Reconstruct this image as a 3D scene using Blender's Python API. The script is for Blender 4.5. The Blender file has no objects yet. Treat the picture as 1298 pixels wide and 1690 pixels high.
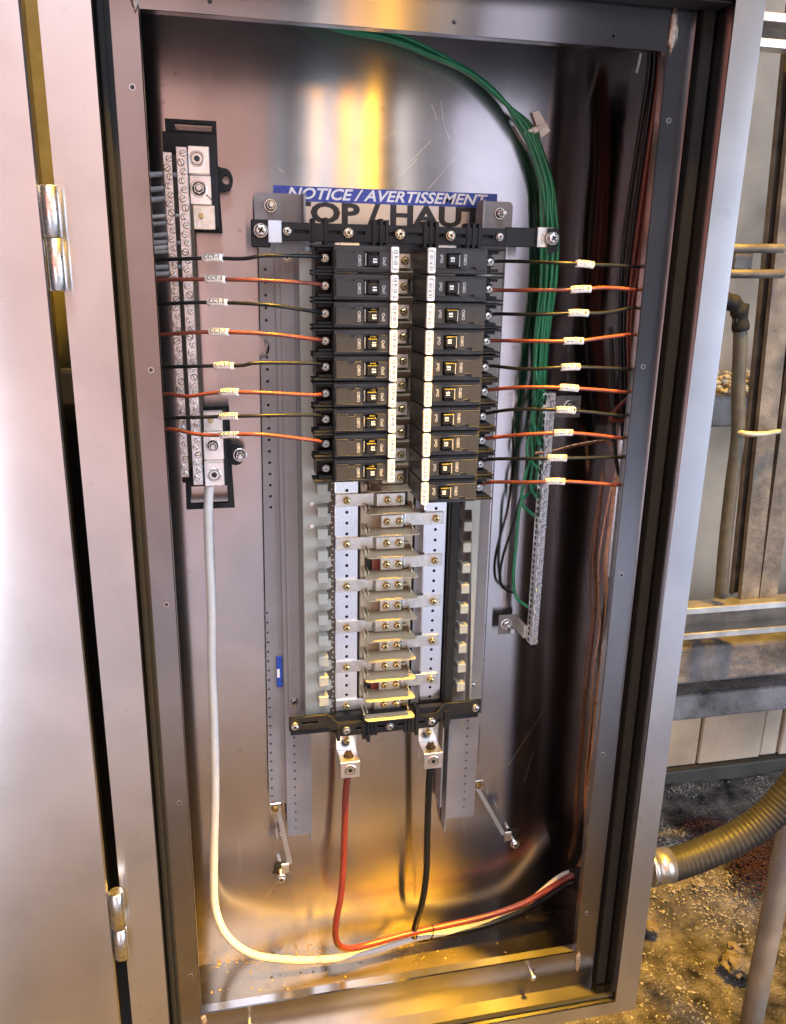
import bpy, bmesh, math, random
from mathutils import Vector, Matrix
random.seed(7)
sc = bpy.context.scene
COL = sc.collection

# ------------------------------------------------------------------ camera
# world: x right, y into the cabinet, z up; origin = top left corner of the cabinet opening
CAMPOS = Vector((0.045, -0.757, -0.195))
RT = Vector((0.97726, -0.21130, 0.01782)); DN = Vector((-0.04319, -0.28061, -0.95885)); FW = Vector((0.20761, 0.93627, -0.28336))
FPX = 1346.6
cam = bpy.data.cameras.new('camera'); camo = bpy.data.objects.new('camera', cam); COL.objects.link(camo)
m3 = Matrix((RT, -DN, -FW)).transposed()
camo.matrix_world = Matrix.Translation(CAMPOS) @ m3.to_4x4()
cam.sensor_fit = 'VERTICAL'; cam.sensor_height = 36.0; cam.lens = FPX * 36.0 / 1690.0
cam.clip_start = 0.01; cam.clip_end = 300
sc.camera = camo

def at(px, py, Y):
    """point of the plane y = Y that stands at a place measured on the photograph (1298 x 1690)"""
    r = RT * (px - 649) + DN * (py - 845) + FW * FPX
    return CAMPOS + r * ((Y - CAMPOS.y) / r.y)

# ------------------------------------------------------------------ world, lamps, exposure
w = bpy.data.worlds.new("World"); sc.world = w; w.use_nodes = True
bg = w.node_tree.nodes['Background']
bg.inputs[0].default_value = (0.50, 0.46, 0.52, 1); bg.inputs[1].default_value = 0.15
sc.view_settings.view_transform = 'Standard'; sc.view_settings.look = 'None'
sc.view_settings.exposure = 0.02; sc.view_settings.gamma = 1.0

def area(name, loc, target, sx, sy, power, col, spread=180):
    l = bpy.data.lights.new(name, 'AREA'); l.shape = 'RECTANGLE'; l.size = sx; l.size_y = sy
    l.energy = power; l.color = col; l.spread = math.radians(spread)
    o = bpy.data.objects.new(name, l); COL.objects.link(o); o.location = loc
    d = Vector(target) - Vector(loc); o.rotation_euler = d.to_track_quat('-Z', 'Y').to_euler()
    return o
# daylight from the open side of the shed behind the photographer
for dx_, dw_, dp_, dc_ in ((0.51, 0.26, 5.6, (0.70, 0.84, 1.0)), (0.735, 0.05, 1.2, (0.85, 0.92, 1.0)), (1.01, 0.22, 4.4, (1.0, 0.94, 0.90)), (1.44, 0.37, 7.2, (0.80, 0.80, 1.0))):
    area('daylight_opening', (dx_, -3.2, 0.0), (dx_, 0, 0.0), dw_, 3.4, dp_, dc_)
area('rim_fill_right', (3.50, -2.8, -0.2), (0.5, 0, -0.4), 1.6, 3.0, 190, (0.66, 0.79, 1.0))  # added area lamp that brightens the right rim
# warm area lamps and a cold strip, added behind on the left for reflections
area('warm_fill', (-0.31, -3.1, 0.0), (0.0, 0, -0.4), 1.3, 3.0, 10, (1.0, 0.58, 0.48))
area('warm_fill_left', (-1.75, -3.0, 0.3), (-0.1, 0, -0.4), 1.1, 2.6, 22, (1.0, 0.34, 0.28))
area('cold_strip_fill', (-1.00, -2.7, -1.0), (-0.2, 0, -0.8), 0.26, 1.2, 14, (0.80, 0.90, 1.0))
# overhead fill lamp, added above and behind the photographer
area('overhead_fill', (0.0, -2.6, 2.6), (0.3, -1.6, -1.4), 1.7, 1.6, 135, (0.80, 0.87, 1.0))
# two yellow high-bay lamps nearly straight above the cabinet
area('yellow_high_bay_lamp', (1.30, -0.71, 3.4), (0.15, 0.0, -0.8), 0.22, 0.22, 50, (1.0, 0.52, 0.03), 34)
area('yellow_high_bay_lamp_near', (0.37, -0.63, 3.0), (0.3, 0.1, -0.8), 0.12, 0.12, 10, (1.0, 0.50, 0.0), 29)
# yellow tube lamps farther back
area('yellow_tube_lamp', (0.628, -2.1, 0.15), (0.628, 0.14, 0.15), 0.060, 1.3, 2.3, (1.0, 0.42, 0.0))
area('yellow_tube_lamp_core', (0.624, -2.08, 0.15), (0.624, 0.14, 0.15), 0.014, 1.3, 0.6, (1.0, 0.70, 0.15))
area('yellow_tube_lamp_dim', (0.522, -2.1, 0.36), (0.522, 0.14, 0.36), 0.045, 0.50, 0.7, (1.0, 0.38, 0.0))
area('yellow_tube_lamp_far', (0.416, -2.1, 0.29), (0.416, 0.14, 0.29), 0.022, 0.18, 0.2, (1.0, 0.42, 0.0))

# ------------------------------------------------------------------ materials
MATS = {}
def nodemat(name):
    m = bpy.data.materials.new(name); m.use_nodes = True
    MATS[name] = m
    nt = m.node_tree; b = nt.nodes['Principled BSDF']
    return m, nt, b
def N(nt, t, **kw):
    n = nt.nodes.new(t)
    for k, v in kw.items(): setattr(n, k, v)
    return n
def simple(name, col, rough=0.5, metal=0.0, var=0.12, scale=60.0, bump=0.0, rvar=0.1, coat=0.0, spec=0.5, stretch=(1, 1, 1), bscale=None, col2=None, bdist=0.002):
    m, nt, b = nodemat(name)
    tc = N(nt, 'ShaderNodeTexCoord'); mp = N(nt, 'ShaderNodeMapping'); mp.inputs['Scale'].default_value = stretch
    nt.links.new(tc.outputs['Object'], mp.inputs['Vector'])
    n = N(nt, 'ShaderNodeTexNoise'); n.inputs['Scale'].default_value = scale; n.inputs['Detail'].default_value = 6
    nt.links.new(mp.outputs[0], n.inputs['Vector'])
    r = N(nt, 'ShaderNodeValToRGB'); r.color_ramp.elements[0].position = 0.3; r.color_ramp.elements[1].position = 0.7
    c1 = [max(0, c * (1 - var)) for c in col]; c2 = [min(1, c * (1 + var)) for c in (col2 or col)]
    r.color_ramp.elements[0].color = (*c1, 1); r.color_ramp.elements[1].color = (*c2, 1)
    nt.links.new(n.outputs['Fac'], r.inputs[0]); nt.links.new(r.outputs[0], b.inputs['Base Color'])
    mr = N(nt, 'ShaderNodeMapRange'); mr.inputs['To Min'].default_value = max(0.02, rough - rvar); mr.inputs['To Max'].default_value = min(1, rough + rvar)
    nt.links.new(n.outputs['Fac'], mr.inputs['Value']); nt.links.new(mr.outputs[0], b.inputs['Roughness'])
    b.inputs['Metallic'].default_value = metal; b.inputs['Coat Weight'].default_value = coat
    b.inputs['Specular IOR Level'].default_value = spec
    if bump > 0:
        n2 = N(nt, 'ShaderNodeTexNoise'); n2.inputs['Scale'].default_value = bscale or scale * 2; n2.inputs['Detail'].default_value = 8
        nt.links.new(mp.outputs[0], n2.inputs['Vector'])
        bp = N(nt, 'ShaderNodeBump'); bp.inputs['Strength'].default_value = bump; bp.inputs['Distance'].default_value = bdist
        nt.links.new(n2.outputs['Fac'], bp.inputs['Height']); nt.links.new(bp.outputs[0], b.inputs['Normal'])
    return m
def stainless(name, col, rough, aniso=0.7, smudge=0.12, warp=0.12, sheen=0.72, specks=0.45, p2r=0.19):
    """brushed sheet: horizontal grain, so highlights draw out vertically"""
    m, nt, b = nodemat(name)
    tc = N(nt, 'ShaderNodeTexCoord')
    b.inputs['Metallic'].default_value = 1.0
    tv = N(nt, 'ShaderNodeCombineXYZ'); tv.inputs[0].default_value = 0.02; tv.inputs[1].default_value = 0.2; tv.inputs[2].default_value = 1.0
    nt.links.new(tv.outputs[0], b.inputs['Tangent']); b.inputs['Anisotropic'].default_value = aniso
    # grain: long thin horizontal lines
    mp = N(nt, 'ShaderNodeMapping'); mp.inputs['Scale'].default_value = (6, 6, 900)
    nt.links.new(tc.outputs['Object'], mp.inputs['Vector'])
    g = N(nt, 'ShaderNodeTexNoise'); g.inputs['Scale'].default_value = 1.0; g.inputs['Detail'].default_value = 4
    nt.links.new(mp.outputs[0], g.inputs['Vector'])
    # smudges and water marks
    s = N(nt, 'ShaderNodeTexNoise'); s.inputs['Scale'].default_value = 9; s.inputs['Detail'].default_value = 7; s.inputs['Distortion'].default_value = 0.6
    nt.links.new(tc.outputs['Object'], s.inputs['Vector'])
    s2 = N(nt, 'ShaderNodeTexNoise'); s2.inputs['Scale'].default_value = 70; s2.inputs['Detail'].default_value = 5
    nt.links.new(tc.outputs['Object'], s2.inputs['Vector'])
    r = N(nt, 'ShaderNodeValToRGB'); r.color_ramp.elements[0].position = 0.32; r.color_ramp.elements[1].position = 0.62
    r.color_ramp.elements[0].color = (*[c * 0.84 for c in col], 1); r.color_ramp.elements[1].color = (*col, 1)
    nt.links.new(s.outputs['Fac'], r.inputs[0])
    # dark specks
    sp = N(nt, 'ShaderNodeValToRGB'); sp.color_ramp.elements[0].position = 0.27; sp.color_ramp.elements[1].position = 0.33
    sp.color_ramp.elements[0].color = (0.55, 0.5, 0.45, 1); sp.color_ramp.elements[1].color = (1, 1, 1, 1)
    nt.links.new(s2.outputs['Fac'], sp.inputs[0])
    mx = N(nt, 'ShaderNodeMixRGB', blend_type='MULTIPLY'); mx.inputs[0].default_value = specks
    nt.links.new(r.outputs[0], mx.inputs[1]); nt.links.new(sp.outputs[0], mx.inputs[2]); nt.links.new(mx.outputs[0], b.inputs['Base Color'])
    mr = N(nt, 'ShaderNodeMapRange'); mr.inputs['To Min'].default_value = rough - smudge * 0.4; mr.inputs['To Max'].default_value = rough + smudge
    nt.links.new(s.outputs['Fac'], mr.inputs['Value'])
    ad = N(nt, 'ShaderNodeMath', operation='MULTIPLY_ADD'); ad.inputs[1].default_value = 0.04
    nt.links.new(g.outputs['Fac'], ad.inputs[0]); nt.links.new(mr.outputs[0], ad.inputs[2]); nt.links.new(ad.outputs[0], b.inputs['Roughness'])
    # gentle oil-canning plus grain relief
    lw = N(nt, 'ShaderNodeTexNoise'); lw.inputs['Scale'].default_value = 5; lw.inputs['Detail'].default_value = 1
    ml = N(nt, 'ShaderNodeMapping'); ml.inputs['Scale'].default_value = (1, 1, 0.35)
    nt.links.new(tc.outputs['Object'], ml.inputs['Vector']); nt.links.new(ml.outputs[0], lw.inputs['Vector'])
    b1 = N(nt, 'ShaderNodeBump'); b1.inputs['Strength'].default_value = warp; b1.inputs['Distance'].default_value = 0.02
    nt.links.new(lw.outputs['Fac'], b1.inputs['Height'])
    b2 = N(nt, 'ShaderNodeBump'); b2.inputs['Strength'].default_value = 0.03; b2.inputs['Distance'].default_value = 0.0002
    nt.links.new(g.outputs['Fac'], b2.inputs['Height']); nt.links.new(b1.outputs[0], b2.inputs['Normal']); nt.links.new(b2.outputs[0], b.inputs['Normal'])
    # second lobe: the long vertical smear of the brushed grain
    p2 = N(nt, 'ShaderNodeBsdfPrincipled'); p2.inputs['Metallic'].default_value = 1.0; p2.inputs['Anisotropic'].default_value = 1.0; p2.inputs['Roughness'].default_value = p2r
    nt.links.new(tv.outputs[0], p2.inputs['Tangent']); nt.links.new(mx.outputs[0], p2.inputs['Base Color']); nt.links.new(b1.outputs[0], p2.inputs['Normal'])
    ms = N(nt, 'ShaderNodeMixShader'); ms.inputs[0].default_value = sheen
    out = [n for n in nt.nodes if n.type == 'OUTPUT_MATERIAL'][0]
    nt.links.new(b.outputs[0], ms.inputs[1]); nt.links.new(p2.outputs[0], ms.inputs[2]); nt.links.new(ms.outputs[0], out.inputs['Surface'])
    return m
SS = stainless('stainless', (0.56, 0.53, 0.53), 0.10, aniso=0.97, smudge=0.05, sheen=0.66, p2r=0.185)
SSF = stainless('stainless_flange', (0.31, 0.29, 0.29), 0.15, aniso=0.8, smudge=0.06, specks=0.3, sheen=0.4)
SSR = stainless('stainless_rim', (0.55, 0.54, 0.56), 0.36, aniso=0.6, warp=0.06, specks=0.2, smudge=0.06)
SSD = stainless('stainless_door', (0.68, 0.66, 0.66), 0.26, aniso=0.85, warp=0.05, specks=0.12, smudge=0.05)
RUBBER = simple('black_rubber', (0.012, 0.012, 0.012), 0.7, bump=0.1, spec=0.18)
PLB = simple('black_plastic', (0.011, 0.011, 0.012), 0.5, spec=0.25, var=0.2, scale=120, bump=0.05, bscale=600)
PLG = simple('breaker_plastic', (0.028, 0.028, 0.029), 0.42, spec=0.35, var=0.18, scale=90, bump=0.06, bscale=900)
EDGE = simple('worn_highlight_edge', (0.10, 0.10, 0.095), 0.6)  # edge wear and edge highlight, both put into a lighter colour
PLBG = simple('beige_plastic', (0.41, 0.355, 0.245), 0.42, var=0.06, scale=50, bump=0.03)
GREY = simple('grey_paint', (0.20, 0.19, 0.19), 0.42, var=0.08, scale=30, bump=0.04, bscale=500)
PLATE = simple('pale_grey_plate', (0.31, 0.32, 0.285), 0.36, metal=0.0, var=0.06, scale=20, bump=0.03, bscale=500)
TIN = simple('tin_plated_bus', (0.86, 0.86, 0.88), 0.22, metal=1.0, var=0.05, scale=25, rvar=0.06)
ALU = simple('aluminium', (0.66, 0.64, 0.60), 0.38, metal=1.0, var=0.12, scale=160, rvar=0.12, bump=0.08, bscale=500)
ALW = simple('cast_aluminium_bar', (0.62, 0.61, 0.62), 0.32, metal=1.0, var=0.2, scale=150, rvar=0.12, bump=0.1)
ZINC = simple('zinc_steel', (0.68, 0.68, 0.66), 0.30, metal=1.0, var=0.15, scale=300)
BRASS = simple('yellow_zinc', (0.66, 0.52, 0.24), 0.28, metal=1.0, var=0.2, scale=300)
EAR = simple('ear_plastic', (0.022, 0.022, 0.022), 0.8, spec=0.1)
COPPER = simple('copper', (0.85, 0.50, 0.32), 0.30, metal=1.0, var=0.25, scale=120)
REDBUS = simple('red_insulator', (0.20, 0.05, 0.03), 0.5)
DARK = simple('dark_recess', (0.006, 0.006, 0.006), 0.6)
WBLK = simple('black_insulation', (0.008, 0.009, 0.009), 0.36, spec=0.3, var=0.2, scale=100)
WRED = simple('red_insulation', (0.15, 0.036, 0.020), 0.38, var=0.14, scale=100)
WRED2 = simple('red_feeder_insulation', (0.155, 0.025, 0.018), 0.34, var=0.12, scale=100)
WGRN = simple('green_insulation', (0.014, 0.17, 0.075), 0.33, var=0.2, scale=100)
WWHT = simple('white_insulation', (0.62, 0.60, 0.58), 0.42, var=0.06, scale=60)
WGRY = simple('grey_insulation', (0.42, 0.42, 0.44), 0.42, var=0.1, scale=100)
LABEL = simple('white_label', (0.74, 0.72, 0.66), 0.42, var=0.04, scale=80)
INK = simple('black_ink', (0.012, 0.012, 0.012), 0.5)
WHITEINK = simple('white_ink', (0.75, 0.75, 0.73), 0.5)
WHITEINK2 = simple('worn_white_ink', (0.36, 0.36, 0.35), 0.5)
BLUEV = simple('blue_vinyl', (0.012, 0.055, 0.33), 0.28, var=0.12, scale=200)
GOLDV = simple('clear_vinyl', (0.46, 0.45, 0.44), 0.30, metal=0.7, var=0.1, scale=30)
TAPE = simple('white_tape', (0.58, 0.60, 0.64), 0.4, bump=0.2, bscale=200)
NYLON = simple('natural_nylon', (0.82, 0.82, 0.78), 0.4)

# ------------------------------------------------------------------ mesh helpers
def mesh_obj(name, bm_or_me, mat=None, parent=None, bevel=0.0, smooth=False, seg=1):
    if isinstance(bm_or_me, bmesh.types.BMesh):
        me = bpy.data.meshes.new(name); bmesh.ops.recalc_face_normals(bm_or_me, faces=bm_or_me.faces); bm_or_me.to_mesh(me); bm_or_me.free()
    else: me = bm_or_me
    if mat is not None and not me.materials: 
        for mm in (mat if isinstance(mat, (list, tuple)) else [mat]): me.materials.append(mm)
    o = bpy.data.objects.new(name, me); COL.objects.link(o)
    if parent is not None: o.parent = parent
    if smooth:
        for p in me.polygons: p.use_smooth = True
    if bevel > 0:
        md = o.modifiers.new('edge', 'BEVEL'); md.width = bevel; md.segments = seg; md.limit_method = 'ANGLE'; md.angle_limit = math.radians(40); md.harden_normals = False
    return o
def box(bm, x0, x1, y0, y1, z0, z1, mi=0):
    vs = [bm.verts.new((x, y, z)) for x in (x0, x1) for y in (y0, y1) for z in (z0, z1)]
    for f in ((0, 1, 3, 2), (4, 6, 7, 5), (0, 4, 5, 1), (2, 3, 7, 6), (0, 2, 6, 4), (1, 5, 7, 3)):
        fc = bm.faces.new([vs[i] for i in f]); fc.material_index = mi
def bx(name, b, mat, parent=None, bevel=0.0, seg=1):
    bm = bmesh.new()
    for q in (b if isinstance(b[0], (tuple, list)) else [b]): box(bm, *q)
    return mesh_obj(name, bm, mat, parent, bevel, seg=seg)
def empty(name, loc, label, cat, group=None):
    o = bpy.data.objects.new(name, None); COL.objects.link(o); o.location = loc; o.empty_display_size = 0.02
    o['label'] = label; o['category'] = cat
    if group: o['group'] = group
    return o
def tag(o, label, cat, group=None):
    o['label'] = label; o['category'] = cat
    if group: o['group'] = group
    return o
def structure(o): o['kind'] = 'structure'; return o
def disc_pts(cx, cz, r, n=14, a0=0.0): return [(cx + r * math.cos(a0 + 2 * math.pi * i / n), cz + r * math.sin(a0 + 2 * math.pi * i / n)) for i in range(n)]
_dg = None
def curve_to_mesh(cu, name):
    o = bpy.data.objects.new('tmp', cu); COL.objects.link(o)
    dg = bpy.context.evaluated_depsgraph_get(); dg.update()
    me = bpy.data.meshes.new_from_object(o.evaluated_get(dg), depsgraph=dg); me.name = name
    bpy.data.objects.remove(o); bpy.data.curves.remove(cu)
    return me
def plate_mesh(outline, holes, y0, y1, name='plate', bev=0.0):
    """flat sheet in the xz plane from y0 (front) to y1, with real holes"""
    cu = bpy.data.curves.new(name, 'CURVE'); cu.dimensions = '2D'; cu.fill_mode = 'BOTH'; cu.extrude = max(1e-5, (y1 - y0) / 2 - bev)
    if bev > 0: cu.bevel_depth = bev; cu.bevel_resolution = 0; cu.offset = -bev
    for pts in [outline] + list(holes):
        s = cu.splines.new('POLY'); s.points.add(len(pts) - 1); s.use_cyclic_u = True
        for p, (x, z) in zip(s.points, pts): p.co = (x, z, 0, 1)
    me = curve_to_mesh(cu, name)
    me.transform(Matrix.Translation((0, (y0 + y1) / 2, 0)) @ Matrix.Rotation(math.pi / 2, 4, 'X'))
    return me
def plate(name, outline, holes, y0, y1, mat, parent=None, bev=0.0):
    me = plate_mesh(outline, holes, y0, y1, name, bev); me.materials.append(mat)
    return mesh_obj(name, me, None, parent)
def rect(x0, x1, z0, z1, r=0.0, n=4):
    if r <= 0: return [(x0, z0), (x1, z0), (x1, z1), (x0, z1)]
    p = []
    for cx, cz, a in ((x1 - r, z0 + r, -90), (x1 - r, z1 - r, 0), (x0 + r, z1 - r, 90), (x0 + r, z0 + r, 180)):
        for i in range(n + 1):
            t = math.radians(a + 90 * i / n); p.append((cx + r * math.cos(t), cz + r * math.sin(t)))
    return p
def smooth_path(pts, n=8):
    P = [Vector(p) for p in pts]
    if len(P) < 3: return [P[0].lerp(P[-1], i / n) for i in range(n + 1)]
    P = [P[0] * 2 - P[1]] + P + [P[-1] * 2 - P[-2]]
    out = []
    for i in range(1, len(P) - 2):
        p0, p1, p2, p3 = P[i - 1:i + 3]
        for k in range(n):
            t = k / n
            out.append(0.5 * ((2 * p1) + (-p0 + p2) * t + (2 * p0 - 5 * p1 + 4 * p2 - p3) * t * t + (-p0 + 3 * p1 - 3 * p2 + p3) * t ** 3))
    out.append(P[-2]); return out
def tube_bm(bm, pts, r, seg=10, n=8, cap=True, rfun=None, mi=0, path=None):
    path = path or smooth_path(pts, n)
    t0 = (path[1] - path[0]).normalized()
    up = Vector((0, 0, 1)) if abs(t0.z) < 0.9 else Vector((0, 1, 0))
    nrm = t0.cross(up).normalized(); rings = []
    for i, p in enumerate(path):
        t = (path[min(i + 1, len(path) - 1)] - path[max(i - 1, 0)]).normalized()
        nrm = (nrm - t * nrm.dot(t)).normalized(); b = t.cross(nrm)
        rr = rfun(i, len(path)) if rfun else r
        rings.append([bm.verts.new(p + (nrm * math.cos(a) + b * math.sin(a)) * rr) for a in [2 * math.pi * k / seg for k in range(seg)]])
    for a, b in zip(rings, rings[1:]):
        for k in range(seg):
            f = bm.faces.new((a[k], a[(k + 1) % seg], b[(k + 1) % seg], b[k])); f.smooth = True; f.material_index = mi
    if cap:
        f = bm.faces.new(rings[0][::-1]); f.material_index = mi
        f = bm.faces.new(rings[-1]); f.material_index = mi
def tube(name, pts, r, mat, parent=None, seg=10, n=8, rfun=None):
    bm = bmesh.new(); tube_bm(bm, pts, r, seg, n, rfun=rfun); return mesh_obj(name, bm, mat, parent)
def lathe_bm(bm, prof, c, axis='y', seg=16, mi=0, smooth=False, a0=0.0):
    """prof = [(radius, along)], axis pointing -y (front) for 'y'"""
    rings = []
    for r, h in prof:
        ring = []
        for k in range(seg):
            a = a0 + 2 * math.pi * k / seg; u, v = r * math.cos(a), r * math.sin(a)
            co = {'y': (u, -h, v), 'z': (u, v, h), 'x': (h, u, v)}[axis]
            ring.append(bm.verts.new(Vector(c) + Vector(co)))
        rings.append(ring)
    for a, b in zip(rings, rings[1:]):
        for k in range(seg):
            f = bm.faces.new((a[k], a[(k + 1) % seg], b[(k + 1) % seg], b[k])); f.material_index = mi; f.smooth = smooth
    f = bm.faces.new(rings[0]); f.material_index = mi
    f = bm.faces.new(rings[-1][::-1]); f.material_index = mi
_txt = {}
def text_mesh(s, size, mat, bold=0.0, shear=0.0, sx=1.0, th=0.00008):
    key = (s, size, mat.name, bold, shear, sx)
    if key in _txt: return _txt[key]
    cu = bpy.data.curves.new('t', 'FONT'); cu.body = s; cu.size = size; cu.align_x = 'CENTER'; cu.align_y = 'CENTER'
    cu.extrude = th; cu.offset = bold; cu.shear = shear; cu.resolution_u = 3
    me = curve_to_mesh(cu, 'lettering'); me.transform(Matrix.Rotation(math.pi / 2, 4, 'X') @ Matrix.Diagonal((sx, 1, 1, 1)))
    me.materials.clear(); me.materials.append(mat); _txt[key] = me; return me
def text(name, s, size, mat, loc, parent=None, rot=0.0, **kw):
    o = bpy.data.objects.new(name, text_mesh(s, size, mat, **kw)); COL.objects.link(o); o.location = loc
    o.rotation_euler = (0, rot, 0)
    if parent is not None: o.parent = parent
    return o
_screw = {}
def screw_mesh(r, kind, mat, h=None, ang=0.6, hexh=True):
    key = (r, kind, mat.name, round(ang, 2), h)
    if key in _screw: return _screw[key]
    h = h or r * 0.7; bm = bmesh.new()
    if kind == 'cross':           # hex washer head with a cross recess
        lathe_bm(bm, [(r, -h * 0.3), (r, h * 0.28), (r * 0.93, h * 0.40)], (0, 0, 0), seg=18)
        lathe_bm(bm, [(r * 0.84, h * 0.41), (r * 0.84, h * 0.44)], (0, 0, 0), seg=18, mi=1)
        lathe_bm(bm, [(r * 0.78, h * 0.4), (r * 0.76, h * 0.9), (r * 0.60, h)], (0, 0, 0), seg=6, a0=ang)
        for a in (ang, ang + math.pi / 2):
            c, s = math.cos(a), math.sin(a); L, W_ = r * 0.46, r * 0.13
            vs = [bm.verts.new((x * c - z * s, -h * 1.02, x * s + z * c)) for x, z in ((-L, -W_), (L, -W_), (L, W_), (-L, W_))]
            f = bm.faces.new(vs); f.material_index = 1
    elif kind == 'slot':
        lathe_bm(bm, [(r, -h), (r, h * 0.6), (r * 0.85, h)], (0, 0, 0), seg=14)
        lathe_bm(bm, [(r * 1.12, -h), (r * 1.12, h * 0.05)], (0, 0, 0), seg=14, mi=1)
        c, s = math.cos(ang), math.sin(ang); L, W_ = r * 0.84, r * 0.13
        f = bm.faces.new([bm.verts.new((x * c - z * s, -h * 1.03, x * s + z * c)) for x, z in ((-L, -W_), (L, -W_), (L, W_), (-L, W_))]); f.material_index = 1
    elif kind == 'nut':           # washer, hex nut and stud
        lathe_bm(bm, [(r, -h * 0.3), (r, h * 0.15), (r * 0.93, h * 0.2)], (0, 0, 0), seg=20)
        lathe_bm(bm, [(r * 0.80, h * 0.19), (r * 0.80, h * 0.22)], (0, 0, 0), seg=18, mi=1)
        lathe_bm(bm, [(r * 0.72, h * 0.2), (r * 0.72, h * 0.85), (r * 0.62, h)], (0, 0, 0), seg=6, a0=ang)
        lathe_bm(bm, [(r * 0.46, h), (r * 0.46, h * 1.03)], (0, 0, 0), seg=12, mi=1)
        lathe_bm(bm, [(r * 0.36, h), (r * 0.36, h * 2.2), (r * 0.30, h * 2.4)], (0, 0, 0), seg=12)
    elif kind == 'socket':        # set screw sunk in a lug
        lathe_bm(bm, [(r, -h), (r, 0.0), (r * 0.9, h * 0.12)], (0, 0, 0), seg=20)
        vs = [bm.verts.new((r * 0.80 * math.cos(k * math.pi / 9), -h * 0.14, r * 0.80 * math.sin(k * math.pi / 9))) for k in range(18)]
        f = bm.faces.new(vs); f.material_index = 1
        lathe_bm(bm, [(r * 0.70, 0), (r * 0.70, h * 0.2)], (0, 0, 0), seg=18)
        f = bm.faces.new([bm.verts.new((r * 0.42 * math.cos(k * math.pi / 3 + ang), -h * 0.23, r * 0.42 * math.sin(k * math.pi / 3 + ang))) for k in range(6)]); f.material_index = 1
    me = bpy.data.meshes.new('screw'); bmesh.ops.recalc_face_normals(bm, faces=bm.faces); bm.to_mesh(me); bm.free()
    me.materials.append(mat); me.materials.append(DARK); _screw[key] = me; return me
def screw(name, loc, r, kind, mat, parent=None, ang=None, h=None):
    a = random.choice((0.2, 0.6, 0.95, 1.3)) if ang is None else ang
    o = bpy.data.objects.new(name, screw_mesh(r, kind, mat, ang=a, h=h)); COL.objects.link(o); o.location = loc
    if parent is not None: o.parent = parent
    return o

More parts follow.
